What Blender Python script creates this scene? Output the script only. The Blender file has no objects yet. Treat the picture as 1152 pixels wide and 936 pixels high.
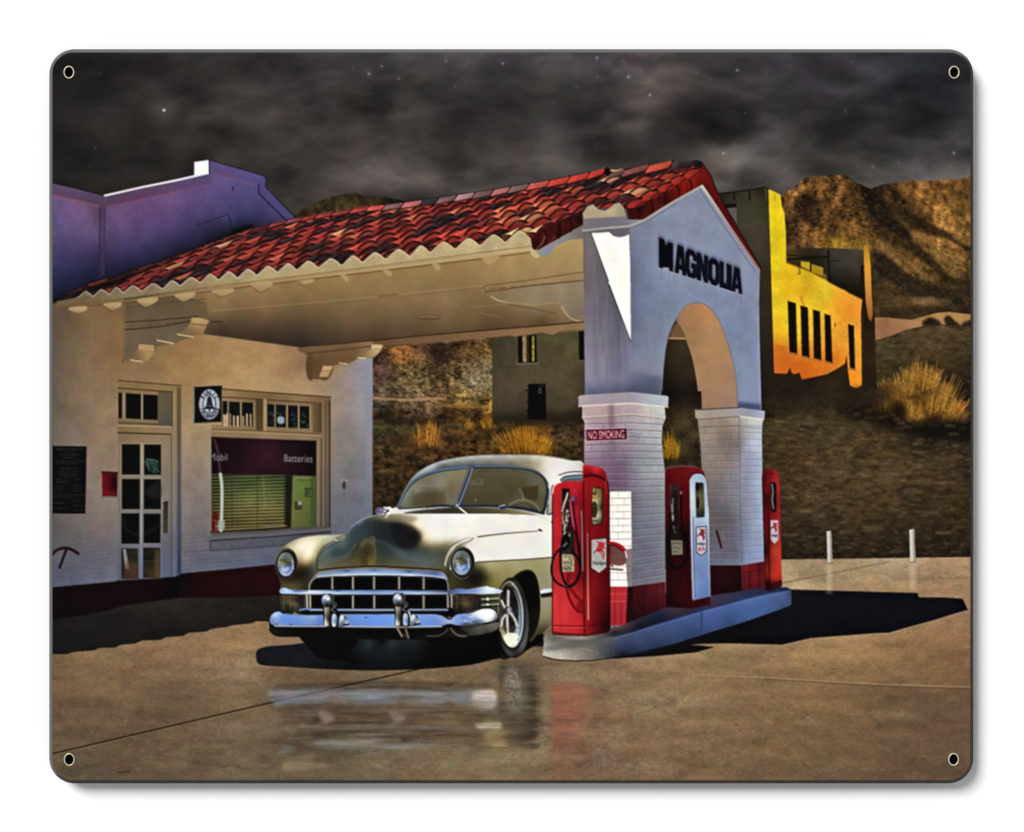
# A printed metal wall sign with rounded corners, four eyelets and a bevelled rim, hanging in front
# of a white wall.  The sign is flat: its printed sheet is one plane of ink, divided into the pieces
# of the picture it shows.  The ink colours are computed here by code; no image is used.
import bpy, math, random
import numpy as np
W, H = 1152, 936
RNG = np.random.RandomState(7)
INK = np.zeros((H, W, 3), np.float32)          # ink colour, sRGB 0-255, one value per millimetre-scale cell
PID = np.zeros((H, W), np.int32)               # which printed piece a cell belongs to
PIECES = [None]                                # (name, parent index, label)
YY, XX = np.mgrid[0:H, 0:W].astype(np.float32)
XX += .5; YY += .5

def piece(name, parent=0, label=None):
    PIECES.append((name, parent, label)); return len(PIECES) - 1
def p(s): return [tuple(float(v) for v in t.split(',')) for t in s.split()]
def cs(s):
    out = []
    for t in s.split():
        a, b = t.split(':'); out.append([float(v) for v in a.split(',')] + [float(v) for v in b.split(',')])
    return out
def S(pts, closed=True, n=6):                  # Catmull-Rom smoothing
    P = np.array(pts, float); N = len(P); out = []
    for i in range(N if closed else N - 1):
        if closed: a, b, c, d = P[(i-1) % N], P[i], P[(i+1) % N], P[(i+2) % N]
        else: a, b, c, d = P[max(i-1, 0)], P[i], P[i+1], P[min(i+2, N-1)]
        for k in range(n):
            t = k / n
            out.append(.5*((2*b) + (c-a)*t + (2*a-5*b+4*c-d)*t*t + (3*b-a-3*c+d)*t**3))
    if not closed: out.append(P[-1])
    return [tuple(v) for v in out]
def ell(cx, cy, rx, ry, rot=0, a0=0, a1=360, n=40):
    out = []; r = math.radians(rot)
    for i in range(n + (a1-a0 != 360)):
        t = math.radians(a0 + (a1-a0)*i/n); x, y = rx*math.cos(t), ry*math.sin(t)
        out.append((cx + x*math.cos(r) - y*math.sin(r), cy + x*math.sin(r) + y*math.cos(r)))
    return out
def gauss(a, s):
    if s <= 0: return a
    k = int(3*s + 1); w = np.exp(-.5*(np.arange(-k, k+1)/s)**2); w /= w.sum()
    for ax in (0, 1):
        pad = [(0, 0)]*a.ndim; pad[ax] = (k, k); b = np.pad(a, pad, mode='edge'); o = np.zeros_like(a)
        for i, wi in enumerate(w): o += wi*(b[i:i+a.shape[0]] if ax == 0 else b[:, i:i+a.shape[1]])
        a = o
    return a
SS = 4
def cover(polys, pad=0):                       # anti-aliased even-odd coverage -> (slice, mask)
    if not isinstance(polys[0][0], (list, tuple, np.ndarray)): polys = [polys]
    al = np.concatenate([np.array(q, float) for q in polys])
    x0 = max(int(math.floor(al[:, 0].min())) - 1 - pad, 0); x1 = min(int(math.ceil(al[:, 0].max())) + 1 + pad, W)
    y0 = max(int(math.floor(al[:, 1].min())) - 1 - pad, 0); y1 = min(int(math.ceil(al[:, 1].max())) + 1 + pad, H)
    w, h = max(x1-x0, 1), max(y1-y0, 1)
    g = np.zeros((h*SS, w*SS + 1), np.uint8)
    for q in polys:
        q = (np.array(q, float) - (x0, y0))*SS
        for (ax, ay), (bx, by) in zip(q, np.roll(q, -1, 0)):
            if ay == by: continue
            if ay > by: ax, ay, bx, by = bx, by, ax, ay
            r0, r1 = max(int(math.ceil(ay-.5)), 0), min(int(math.ceil(by-.5)), h*SS)
            if r1 <= r0: continue
            r = np.arange(r0, r1); c = np.ceil(ax + (bx-ax)*(r+.5-ay)/(by-ay) - .5).astype(int)
            g[r, np.clip(c, 0, w*SS)] ^= 1
    m = np.bitwise_xor.accumulate(g, axis=1)[:, :-1].reshape(h, SS, w, SS).mean((1, 3)).astype(np.float32)
    return (slice(y0, y1), slice(x0, x1)), m
def colour(spec, sl, k=1.5):
    X, Y = XX[sl], YY[sl]
    if callable(spec): return spec(X, Y)
    if isinstance(spec, tuple): return np.broadcast_to(np.array(spec, np.float32), X.shape + (3,))
    a = np.array(spec, np.float64); n = len(a)   # smooth radial-basis blend through the given swatches
    if n < 3:
        d = a[-1, :2] - a[0, :2]; t = np.clip(((X-a[0, 0])*d[0] + (Y-a[0, 1])*d[1])/(d@d + 1e-9), 0, 1)[..., None]
        return (a[0, 2:]*(1-t) + a[-1, 2:]*t).astype(np.float32)
    dd = np.sqrt(((a[:, None, :2] - a[None, :, :2])**2).sum(-1) + k*k)
    A = np.zeros((n+1, n+1)); A[:n, :n] = -dd; A[:n, n] = A[n, :n] = 1; A[:n, :n] -= np.eye(n)*.02*dd.max()*0
    rhs = np.zeros((n+1, 3)); rhs[:n] = a[:, 2:]
    w = np.linalg.lstsq(A, rhs, rcond=1e-9)[0].astype(np.float32)
    out = np.broadcast_to(w[n], X.shape + (3,)).copy()
    for i in range(n): out -= np.sqrt((X-a[i, 0])**2 + (Y-a[i, 1])**2 + k*k)[..., None]*w[i]
    return np.clip(out, a[:, 2:].min(0)*.92, a[:, 2:].max(0)*1.03)
def put(sl, m, c, part=None):
    INK[sl] += (c - INK[sl])*m[..., None]
    if part is not None: PID[sl][m > .5] = part
def fill(poly, spec, part=None, a=1., tex=None, amp=0., feather=0., within=None):
    sl, m = cover(poly, int(3*feather) + 1 if feather else 0)
    if feather: m = gauss(m, feather)
    if within is not None: m = m*np.isin(PID[sl], within)
    c = colour(spec, sl)
    if tex is not None: c = c*(1 + amp*tex[sl])[..., None]
    put(sl, m*a, c, part)
def dist(pts, X, Y):
    d = np.full(X.shape, 1e9, np.float32)
    for (ax, ay), (bx, by) in zip(pts[:-1], pts[1:]):
        vx, vy = bx-ax, by-ay; L2 = vx*vx + vy*vy + 1e-9
        t = np.clip(((X-ax)*vx + (Y-ay)*vy)/L2, 0, 1)
        d = np.minimum(d, (X-ax-t*vx)**2 + (Y-ay-t*vy)**2)
    return np.sqrt(d)
def st(pts, w, spec, part=None, a=1., soft=.5, within=None):
    if isinstance(pts, str): pts = p(pts)
    q = np.array(pts); e = w/2 + soft + 1
    x0, x1 = max(int(q[:, 0].min()-e), 0), min(int(q[:, 0].max()+e)+2, W)
    y0, y1 = max(int(q[:, 1].min()-e), 0), min(int(q[:, 1].max()+e)+2, H)
    sl = (slice(y0, y1), slice(x0, x1))
    d = dist(pts, XX[sl], YY[sl])
    m = np.clip((w/2 + soft - d)/(2*soft), 0, 1)*min(1., w + .15)
    if within is not None: m = m*np.isin(PID[sl], within)
    put(sl, m*a, colour(spec, sl), part)
def smooth(part, sig):                         # soften the blend inside one printed piece only
    m = (PID == part).astype(np.float32); ys, xs = np.nonzero(m); q = int(3*sig)+2
    sl = (slice(max(ys.min()-q, 0), ys.max()+q), slice(max(xs.min()-q, 0), xs.max()+q))
    n = gauss(m[sl], sig); b = gauss(INK[sl]*m[sl][..., None], sig)/np.maximum(n, 1e-3)[..., None]
    INK[sl] += (b - INK[sl])*m[sl][..., None]
_lat = RNG.rand(12, 128, 128).astype(np.float32)
def vn(u, v, seed=0):                          # value noise, -1..1
    L_ = _lat[seed % 12]; i, j = np.floor(u).astype(int), np.floor(v).astype(int)
    f, g = u-i, v-j; f = f*f*(3-2*f); g = g*g*(3-2*g)
    a, b = L_[j & 127, i & 127], L_[j & 127, (i+1) & 127]; c, d = L_[(j+1) & 127, i & 127], L_[(j+1) & 127, (i+1) & 127]
    return ((a+(b-a)*f) + ((c+(d-c)*f)-(a+(b-a)*f))*g)*2 - 1
def fbm(u, v, seed=0, o=4, gain=.5):
    t = np.zeros_like(u); a = 1.; s = 0.
    for k in range(o):
        t += a*vn(u + 17.3*k, v + 9.1*k, seed + k); s += a; a *= gain; u, v = u*2.03, v*2.03
    return t/s*1.6
N_FINE = fbm(XX/2.2, YY/2.2, 1, 2)
N_GRAIN = (RNG.rand(H, W).astype(np.float32) - .5)*2
N_MED = fbm(XX/14, YY/14, 2, 4)
N_BIG = fbm(XX/60, YY/50, 3, 4)
N_STREAK = fbm(XX/45, YY/5, 4, 4)
N_VERT = fbm(XX/3.5, YY/26, 5, 3)
def dabs(poly, n, cols, size, a, seed, flat=.5, part=None, within=None, soft=1.):
    """many small soft touches of colour scattered inside a polygon (foliage, stones, grit)"""
    r = random.Random(seed); q = np.array(poly); x0, y0 = q.min(0); x1, y1 = q.max(0)
    sl, m = cover(poly); oy, ox = sl[0].start, sl[1].start; k = 0
    while k < n:
        x, y = r.uniform(x0, x1), r.uniform(y0, y1); j, i = int(y)-oy, int(x)-ox
        k += 1
        if not (0 <= j < m.shape[0] and 0 <= i < m.shape[1]) or m[j, i] < .5: continue
        L_ = r.uniform(.4, 1.6)*size; c = r.choice(cols); f = r.uniform(.75, 1.2); t = r.uniform(-.5, .5)
        st([(x-L_, y-L_*flat*t), (x+L_, y+L_*flat*t)], r.uniform(.5, 1.1)*size, tuple(v*f for v in c), part, a=a*r.uniform(.4, 1), soft=soft, within=within)
def textmask(s, box, offset=0., quad=None, spacing=1.):
    """glyph outlines from Blender's built-in font, fitted into a quad (tl, tr, br, bl)"""
    cu = bpy.data.curves.new('t', 'FONT'); cu.body = s; cu.offset = offset; cu.space_character = spacing; cu.resolution_u = 4
    ob = bpy.data.objects.new('t', cu); bpy.context.scene.collection.objects.link(ob)
    bpy.context.view_layer.update()
    me = ob.evaluated_get(bpy.context.evaluated_depsgraph_get()).to_mesh()
    co = np.array([v.co[:2] for v in me.vertices]); tris = [tuple(q.vertices) for q in me.polygons]
    ob.evaluated_get(bpy.context.evaluated_depsgraph_get()).to_mesh_clear()
    bpy.data.objects.remove(ob); bpy.data.curves.remove(cu)
    lo, hi = co.min(0), co.max(0); t = (co-lo)/(hi-lo)
    tl, tr, br, bl = [np.array(q, float) for q in quad]
    u, v = t[:, :1], 1 - t[:, 1:]
    P = (1-v)*((1-u)*tl + u*tr) + v*((1-u)*bl + u*br)
    return [[tuple(P[i]) for i in tr_] for tr_ in tris]
def text(s, quad, spec, part=None, a=1., offset=0., spacing=1.):
    sl, m = cover(textmask(s, None, offset, p(quad) if isinstance(quad, str) else quad, spacing))
    put(sl, np.clip(m, 0, 1)*a, colour(spec, sl), part)

# ---------------------------------------------------------------- the printed picture: sky and land
SKY = piece('printed_sky', 0, 'dark cloudy night sky with scattered stars')
fill(p('50,50 1100,50 1100,500 50,500'), cs('70,70:36,32,33 150,120:41,37,35 70,190:30,28,26 120,160:36,33,31 300,150:60,54,52 200,180:46,41,38 260,100:52,47,46 330,80:62,56,56 420,60:78,72,76 400,110:60,54,52 480,90:62,58,56 520,130:44,39,41 560,62:84,78,84 440,190:78,70,68 370,200:88,78,74 540,190:88,80,76 480,160:60,54,50 620,110:58,54,53 590,62:80,75,78 600,85:62,58,56 680,62:76,71,76 730,112:112,98,92 700,90:78,71,72 650,140:50,46,46 740,142:44,40,40 800,145:36,32,32 780,120:58,52,50 800,170:92,84,78 820,190:122,112,106 845,205:95,88,85 870,190:86,80,78 860,110:66,62,64 900,62:70,67,73 830,70:62,58,60 960,90:62,60,66 1060,90:40,40,47 950,150:42,40,41 900,150:52,48,47 1040,140:46,45,48 980,190:92,86,82 1040,180:88,84,84 1080,190:82,78,76 350,220:70,62,58 620,180:80,73,70'), SKY,
     tex=fbm((XX + 9*N_BIG)/52, (YY + 6*N_BIG)/25, 5, 5, .46), amp=.36)
put((slice(50, 260), slice(50, 1100)), np.clip(fbm(XX/34, YY/24, 8, 3)[50:260, 50:1100], 0, 1)*.1, np.array((112, 92, 92), np.float32))
for s in '184.5,124,2,1 415,83,1.1,.8 429.5,74.5,.9,.7 448.5,88.5,.9,.55 502,68.5,.9,.6 512,97,.8,.5 397,75.5,.7,.4 439,58,.8,.4 671.5,65,1.1,.8 565.5,71.5,1.1,.7 702,69,.8,.55 707,86.5,1.2,.85 731,107,1.2,.75 672.5,86,.8,.45 721,79,.7,.5 814,172.5,1.1,.75 783,81.5,.7,.4 799,90,.7,.4 649,98,.8,.3 829.5,79,1.2,.75 958,69,.8,.45 951,125,.8,.45 1073,172,1.1,.8 982,187,.9,.55 1011,183,.7,.4 838,127,.8,.4 931,126,.7,.3 107,167,.8,.45 101,188,.7,.3 102,82,.7,.3 113,83,.8,.35 90,72,.7,.25 200,90,.6,.3 690,112,.7,.3 1053,188,.6,.35 1069,187,.6,.35'.split():
    x, y, r, a = map(float, s.split(','))
    d2 = (XX-x)**2 + (YY-y)**2
    sl = (slice(int(y)-22, int(y)+23), slice(int(x)-22, int(x)+23))
    put(sl, (np.exp(-d2[sl]/(r*.72)**2)*a*.95 + np.exp(-d2[sl]/((7 if x == 184.5 else 2.6)*r)**2)*a*.13).clip(0, 1), np.array((222, 214, 228) if x > 500 else (226, 220, 215), np.float32))

MOUNT = piece('printed_mountain', 0, 'rocky brown mountain behind the yellow building')
rid = fbm((XX + 7*N_MED)/9, (YY + 5*N_MED)/9, 3, 4)
rid = 1 - 2*np.abs(rid)
sx = fbm((XX*.75 + YY*.95)/34, (YY*.55 - XX*.5)/6.5, 6, 4)       # the gullies run down to the right
spur = np.clip((XX-945)/50, 0, 1)
rock = 1.1*fbm(XX/9 + .6*N_MED, YY/14, 3, 4)*(1-.6*spur) + .5*fbm(XX/4, YY/6, 9, 3) + .6*sx*spur + .15*N_GRAIN
MT = p('855,300 868,240 882,217 892,212 898,206 905,200.5 917,198.5 935,197 950,197 957,200 962,205 968,207 974,210 980,212 990,208.5 1000,206 1013,205 1022,203.5 1030,203.5 1040,204 1047,203 1062,202.5 1078,202 1090,199 1100,199 1100,400 855,400')
fill(MT, cs('900,220:128,86,38 925,228:100,68,30 895,245:40,27,14 918,262:132,88,40 945,240:108,72,32 962,255:112,76,32 975,215:30,20,10 983,232:26,18,9 998,250:30,21,11 1010,225:82,56,25 1050,225:124,84,38 1085,235:95,66,30 1065,255:136,96,44 1032,258:62,44,21 1085,272:130,90,42 1050,270:126,88,42 1020,288:88,64,30 1052,300:112,80,40 1080,300:88,64,32 1012,262:44,31,15 990,290:42,32,18 935,276:124,92,26 960,276:112,82,28 985,280:84,62,30 1000,322:56,42,20 1040,322:46,34,18 1080,332:50,37,20 1012,308:68,50,26 1060,318:62,46,24 935,292:44,38,33 960,310:38,33,28 1000,345:74,58,34 1050,345:64,50,30'), MOUNT, tex=rock, amp=.62)
fill(p('985,325 1100,318 1100,358 985,360'), cs('990,330:52,40,22 1040,330:66,50,27 1090,330:52,40,22 1000,350:48,38,22 1060,342:92,70,40 1090,352:50,40,22'), MOUNT, a=.75, tex=N_STREAK, amp=.4, feather=5)
mt2 = p('885,218 905,203 935,199 957,202 980,216 975,240 985,262 975,278 890,280')
dabs(mt2, 1500, ((150, 102, 46), (118, 78, 34), (58, 38, 18), (28, 18, 10), (96, 66, 30), (134, 96, 40)), 1.1, .5, 21, 1.2, within=[MOUNT], soft=.7)
dabs(p('975,212 1096,200 1096,345 985,345'), 1700, ((126, 90, 42), (90, 64, 30), (50, 36, 18), (26, 18, 10), (112, 82, 40)), 1.2, .35, 22, .9, within=[MOUNT], soft=.8)
for q, c, a, f in (('893,226 906,218 918,226 926,240 920,256 908,250 897,242', (26, 18, 10), .75, 3), ('930,250 944,236 952,244 946,262 934,268', (40, 28, 14), .5, 3), ('968,208 984,216 1000,236 1012,252 1028,262 1022,270 1004,262 990,250 976,236', (22, 16, 9), .9, 3.5),
                   ('996,226 1030,240 1046,252 1040,258 1016,248', (34, 25, 13), .7, 3), ('1030,244 1060,258 1096,272 1096,284 1066,270 1040,262', (30, 22, 12), .75, 2.5), ('1018,266 1040,280 1060,292 1078,312 1092,322 1066,318 1046,300 1026,284', (36, 27, 14), .8, 3),
                   ('1022,258 1036,262 1060,284 1080,308 1070,312 1050,290 1032,274', (124, 90, 42), .6, 2.5), ('983,270 1000,276 1024,296 1044,308 1050,316 1030,314 1008,296 990,282', (110, 82, 40), .6, 2.5), ('986,284 1006,296 1030,314 1060,322 1096,326 1096,346 1040,336 1000,318 984,300', (34, 27, 16), .8, 3.5),
                   ('1040,222 1070,216 1090,226 1070,232', (112, 78, 34), .5, 3), ('1052,246 1074,250 1070,260 1056,256', (132, 96, 44), .5, 2), ('1072,264 1094,268 1094,278 1080,274', (140, 100, 46), .6, 2), ('925,268 962,270 975,276 940,280 924,276', (128, 98, 26), .5, 2), ('985,352 1040,345 1096,350 1096,356 990,357', (44, 35, 20), .7, 3), ('1018,338 1050,334 1072,340 1040,343', (116, 92, 54), .5, 2)):
    fill(S(p(q)), c, MOUNT, a=min(1, a*1.15), feather=f*.6, tex=.8*rock + .4*N_GRAIN, amp=.42, within=[MOUNT])
dabs(mt2, 1300, ((164, 114, 54), (134, 92, 42), (34, 22, 12), (24, 16, 9), (120, 86, 40)), 1., .5, 23, 1.3, within=[MOUNT], soft=.5)
dabs(p('985,214 1096,202 1096,345 985,345'), 1500, ((136, 98, 46), (100, 72, 34), (34, 25, 13), (120, 88, 44), (60, 45, 22)), 1.1, .4, 24, .8, within=[MOUNT], soft=.5)
SAND = piece('printed_sand_ridge', 0, 'pale sandy ridge below the mountain')
fill(p('981,357 1000,357.5 1025,360 1040,356 1055,352 1068,351 1085,353 1100,354 1100,366 1080,366 1060,365 1040,366 1020,371 1000,379 980,384'), cs('990,368:158,110,76 1020,364:160,116,74 1045,360:166,124,72 1070,355:176,136,78 1092,358:160,120,66'), SAND, tex=N_MED, amp=.1)
for q in ['1038,362 1046,357 1056,361 1058,367 1040,367', '1062,358 1068,355 1074,361 1080,366 1066,367', '1084,363 1092,360 1097,362 1097,368 1082,367']:
    fill(S(p(q)), (42, 34, 20), SAND, feather=1.2, tex=N_GRAIN, amp=.5)

SCRUB = piece('printed_scrubland', 0, 'brown desert scrub slope behind the station')
fill(p('980,384 1000,378.5 1020,371 1040,367 1060,366 1080,367 1100,366 1100,640 855,640 855,380'),
     cs('1000,392:66,54,34 1050,380:74,58,34 1090,385:60,48,27 1010,410:54,44,26 1060,405:60,47,26 1090,410:40,30,16 870,440:34,26,15 900,455:58,47,29 940,455:56,44,26 960,440:40,30,16 990,440:66,48,25 870,480:60,50,30 930,490:64,52,32 880,520:58,46,26 930,530:72,58,36 1000,520:70,55,34 1060,515:58,46,28 1000,560:64,50,30 1060,560:56,43,25 920,570:60,48,30 960,590:52,40,23 900,600:40,31,19 1000,610:38,30,18 1060,610:32,25,15 930,622:32,25,15 1080,480:12,9,6 1045,492:26,20,11 1080,500:40,32,20'), SCRUB,
     tex=fbm((XX+4*N_MED)/8, YY/3.6, 2, 4) + .35*N_GRAIN, amp=.26)
fill(p('415,370 660,360 660,650 415,650'), cs('430,400:46,30,22 448,394:128,82,40 470,398:72,46,28 485,392:50,33,26 500,402:36,25,17 520,388:60,42,22 540,395:92,64,32 425,415:66,46,40 440,425:72,62,42 460,410:84,62,34 470,430:84,74,46 490,425:62,50,30 510,415:80,62,34 530,430:104,92,66 548,415:96,82,58 430,440:78,68,52 455,444:84,66,48 500,440:98,76,44 480,455:92,72,52 520,452:100,78,36 545,450:96,72,34 550,460:118,84,32 440,466:28,20,11 500,466:34,24,12 540,466:30,22,12 440,478:52,52,30 520,480:74,50,20 450,495:52,38,20 430,520:46,32,17 500,510:56,40,20 540,512:60,42,20 640,490:56,42,24 640,510:46,34,18 600,500:70,48,20 430,545:40,30,16 440,570:34,26,12 480,530:50,36,18 620,480:48,36,22 570,480:62,44,22'), SCRUB,
     tex=rid*.7 + fbm(XX/4.5, YY/3.2, 7, 3) + .4*N_GRAIN, amp=.5)
st('418,448 440,449 462,450 478,449 500,448', 3.2, (158, 122, 84), SCRUB, a=.8, soft=1.2)
st('478,455 520,458 553,459', 2.4, (148, 100, 42), SCRUB, a=.6, soft=1.2)
st('418,472 450,473 490,474', 9, (24, 17, 9), SCRUB, a=.6, soft=3)
st('418,483 450,482 480,481 520,480', 6, (60, 60, 32), SCRUB, a=.55, soft=2)
st('418,492 460,494 520,496', 8, (30, 22, 12), SCRUB, a=.5, soft=3)
def tuft(cx, cy, w, h, n, c0, c1, seed, lean=0., name='printed_bush', lab=None, b=None):
    r = random.Random(seed); b = b or piece(name, SCRUB, lab); md = tuple((u*1.15+v)/2.4 for u, v in zip(c0, c1))
    sh = S([(cx-w*.5, cy), (cx-w*.46, cy-h*.3), (cx-w*.25, cy-h*.62), (cx-w*.02, cy-h*.8), (cx+w*.24, cy-h*.66), (cx+w*.44, cy-h*.34), (cx+w*.5, cy-h*.02), (cx+w*.2, cy+h*.06)])
    fill(sh, [[cx, cy-h*.7] + list(md), [cx-w*.4, cy-h*.2] + [.6*v for v in c0], [cx+w*.2, cy-h*.4] + [1.12*v for v in md], [cx, cy] + [.5*v for v in c0]], b, a=.7, feather=2.6, tex=N_VERT + N_FINE, amp=.22)
    for i in range(n):
        t = r.uniform(-1, 1); y0 = cy - r.uniform(-.02, .55)*h; x = cx + t*w*.46*(1 - .5*(cy-y0)/h); L_ = h*r.uniform(.12, .42)*(1.1 - .4*abs(t))
        ex = x + t*w*.07 + lean*L_ + r.uniform(-3, 3); f = r.random()
        c = tuple((c0[k] + (c1[k]-c0[k])*f)*(.55 if r.random() < .25 else 1) for k in range(3))
        st([(x, y0), ((x+ex)/2 + r.uniform(-1.2, 1.2), y0-L_*.55), (ex, y0-L_)], r.uniform(.5, 1.1), c, b, a=r.uniform(.18, .5), soft=.8)
    for i in range(int(w*.9)):
        t = r.uniform(-1, 1); x = cx + t*w*.4; L_ = h*r.uniform(.55, 1.08)*(1 - .45*t*t)
        ex = x + t*w*.2 + lean*L_*.6 + r.uniform(-3, 3); f = r.uniform(.4, 1.1)
        st([(x, cy-r.uniform(0, .2)*h), ((x+ex)/2 + r.uniform(-1.5, 1.5), cy-L_*.6), (ex, cy-L_)], .8, tuple(min(255, c0[k] + (c1[k]-c0[k])*f) for k in range(3)), b, a=r.uniform(.3, .75), soft=.5)
    dabs([(x_, y_) for x_, y_ in sh], int(w*h*.22), (c0, c1, md, tuple(.4*v for v in c0)), .9, .45, seed+50, 1.5, within=[b], soft=.8)
    return b
tuft(480, 504, 32, 34, 90, (112, 66, 18), (222, 150, 52), 1, .05, lab='tall golden grass tuft by the office corner')
tuft(590, 512, 62, 40, 190, (136, 84, 14), (214, 142, 26), 2, -.1, lab='wide golden bush behind the car roof')
tuft(527, 484, 12, 14, 30, (120, 78, 16), (205, 140, 40), 3)
tuft(548, 482, 14, 18, 40, (130, 84, 14), (205, 140, 30), 4)
tuft(612, 488, 18, 16, 40, (90, 56, 20), (170, 108, 40), 5)
tuft(752, 515, 22, 32, 60, (110, 76, 10), (190, 140, 24), 6)
fill(S(p('940,455 955,440 985,447 1002,452 1015,470 1010,484 985,478 950,470')), (16, 11, 6), SCRUB, a=.85, feather=4)
fill(S(p('1015,482 1030,466 1060,470 1100,462 1100,492 1050,490')), (18, 14, 9), SCRUB, a=.8, feather=4)
BIG = tuft(1038, 474, 62, 58, 150, (92, 58, 18), (172, 116, 42), 7, .15, lab='large golden brush catching light on the right')
for q in ((1010, 462, 34, 42, 110, -.3, 71), (1028, 446, 36, 44, 130, .1, 72), (1058, 468, 40, 46, 130, .5, 73), (1044, 440, 26, 34, 90, .3, 74), (1072, 476, 30, 30, 90, .8, 75), (1022, 476, 36, 30, 90, -.1, 76)):
    tuft(q[0], q[1], q[2], q[3], q[4], (118, 76, 24), (222, 156, 60), q[6], q[5], b=BIG)
tuft(1000, 462, 36, 40, 70, (70, 46, 18), (138, 92, 34), 8)
fill(S(p('1000,468 1008,452 1020,462 1016,480 1004,482')), (12, 8, 4), SCRUB, a=.85, feather=3)
fill(S(p('1012,484 1030,474 1075,470 1100,472 1100,494 1040,490')), (16, 12, 8), SCRUB, a=.75, feather=4)
fill(S(p('874,520 890,498 905,502 915,520 905,545 880,545')), (62, 38, 20), SCRUB, a=.5, feather=6, tex=N_GRAIN, amp=.4)
fill(S(p('1072,575 1080,562 1100,560 1100,590 1080,590')), (48, 36, 14), SCRUB, a=.7, feather=4, tex=N_GRAIN, amp=.4)
for (x, y, w) in ((978, 544, 10), (1038, 543, 13), (890, 560, 9), (920, 580, 12), (905, 575, 10)):
    st([(x-w/2, y), (x+w/2, y+.5)], 3, (104, 88, 62), SCRUB, a=.5, soft=1.6)
dabs(p('420,385 552,380 552,448 420,446'), 1500, ((116, 92, 62), (66, 50, 32), (30, 22, 14), (98, 84, 52), (140, 108, 66), (40, 30, 20), (88, 66, 40)), 1.15, .6, 31, 1., within=[SCRUB], soft=.6)
dabs(p('420,448 655,470 655,520 420,560'), 900, ((84, 60, 30), (40, 28, 14), (26, 18, 10), (104, 74, 34), (60, 44, 24)), 1.6, .4, 32, .5, within=[SCRUB])
for q, c in (('436,392 448,388 462,392 466,402 456,410 442,406', (142, 90, 42)), ('426,412 440,408 446,418 436,428 424,424', (84, 58, 48)), ('466,398 476,394 482,402 476,412 468,408', (134, 100, 56)), ('482,388 500,385 508,396 498,410 486,404', (36, 24, 17)), ('520,392 540,386 550,400 538,412 524,406', (86, 66, 32)), ('528,412 550,404 552,440 530,440', (112, 100, 80))):
    fill(S(p(q)), c, SCRUB, a=.5, feather=2.5, tex=N_FINE + N_GRAIN, amp=.3, within=[SCRUB])
dabs(p('862,470 1096,500 1096,626 862,628'), 2600, ((92, 74, 48), (70, 54, 34), (40, 30, 18), (30, 22, 13), (84, 62, 42), (66, 60, 34), (104, 86, 58)), 1.9, .42, 33, .35, within=[SCRUB], soft=1.1)
dabs(p('862,440 985,440 1000,490 862,480'), 500, ((84, 68, 40), (40, 30, 18), (64, 56, 32)), 1.9, .35, 34, .3, within=[SCRUB], soft=1.2)
dabs(p('985,385 1096,370 1096,430 985,440'), 500, ((84, 68, 42), (50, 40, 24), (64, 54, 32)), 1.8, .3, 35, .3, within=[SCRUB], soft=1.2)
for i in range(240):                            # clumps, bare patches and stones on the slope
    x, y = RNG.uniform(864, 1096), RNG.uniform(462, 624); q = RNG.rand(); L_ = RNG.uniform(2, 7)*(.6 + .8*(y-460)/165)
    c = ((30, 23, 13), (46, 40, 20), (98, 80, 52), (74, 50, 34), (120, 100, 70))[int(q*4.99)]
    st([(x-L_, y+RNG.uniform(-.6, .6)), (x+L_, y)], RNG.uniform(2, 4.5) if q < .8 else 1.8, c, SCRUB, a=RNG.uniform(.2, .5), soft=1.6, within=[SCRUB])
for i in range(150):
    x, y = RNG.uniform(420, 655), RNG.uniform(470, 530); q = RNG.rand(); L_ = RNG.uniform(2, 8)
    st([(x-L_, y), (x+L_, y+RNG.uniform(-.6, .6))], RNG.uniform(1.4, 4), ((26, 18, 10), (92, 62, 30), (50, 46, 24), (112, 84, 46))[int(q*3.99)], SCRUB, a=RNG.uniform(.2, .5), soft=1.4, within=[SCRUB])
HILL = piece('printed_hill', 0, 'small dark hill rising behind the tiled roof')
fill(S(p('322,252 332,242 342,234 355,228.5 370,222.5 385,219 397,217.2 410,220 425,221 440,223 456,227 462,240 400,250 330,262')), cs('345,238:44,34,18 370,228:58,48,22 395,222:42,34,16 420,228:54,46,20 445,228:34,27,14 390,235:60,52,22'), HILL, tex=fbm(XX/5, YY/8, 9, 3) + .4*N_GRAIN, amp=.5)

# the ruined building
RUIN = piece('printed_ruined_building', 0, 'sunlit yellow two storey ruin with dark window openings')
fill(p('880,281 905,279 938,279 975,281 975,345 880,320'), cs('890,285:74,60,30 940,285:62,56,48 960,295:70,62,52 950,320:30,24,18 968,330:28,22,16 915,290:40,34,22'), RUIN, tex=N_MED, amp=.15)
st('884,292 906,290.5 930,289 933,288', 1.8, (16, 12, 8), RUIN); st('886,287 932,290', 1, (20, 15, 10), RUIN)
st('931.5,282 932.5,300 933,318', 2.2, (20, 15, 10), RUIN); st('932,294 944,293', 1.2, (30, 24, 16), RUIN)
fill(p('968,300 975,296 977,340 968,345'), (34, 24, 12), RUIN)
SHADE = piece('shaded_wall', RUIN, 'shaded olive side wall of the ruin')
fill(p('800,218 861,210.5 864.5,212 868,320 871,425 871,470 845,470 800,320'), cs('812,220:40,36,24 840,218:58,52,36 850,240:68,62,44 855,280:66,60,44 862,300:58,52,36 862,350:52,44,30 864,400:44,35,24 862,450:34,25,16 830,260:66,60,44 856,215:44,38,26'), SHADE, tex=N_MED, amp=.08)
st('806,219 830,215.5 861,210.8 865,213', 1.4, (24, 16, 10), SHADE)
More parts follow.
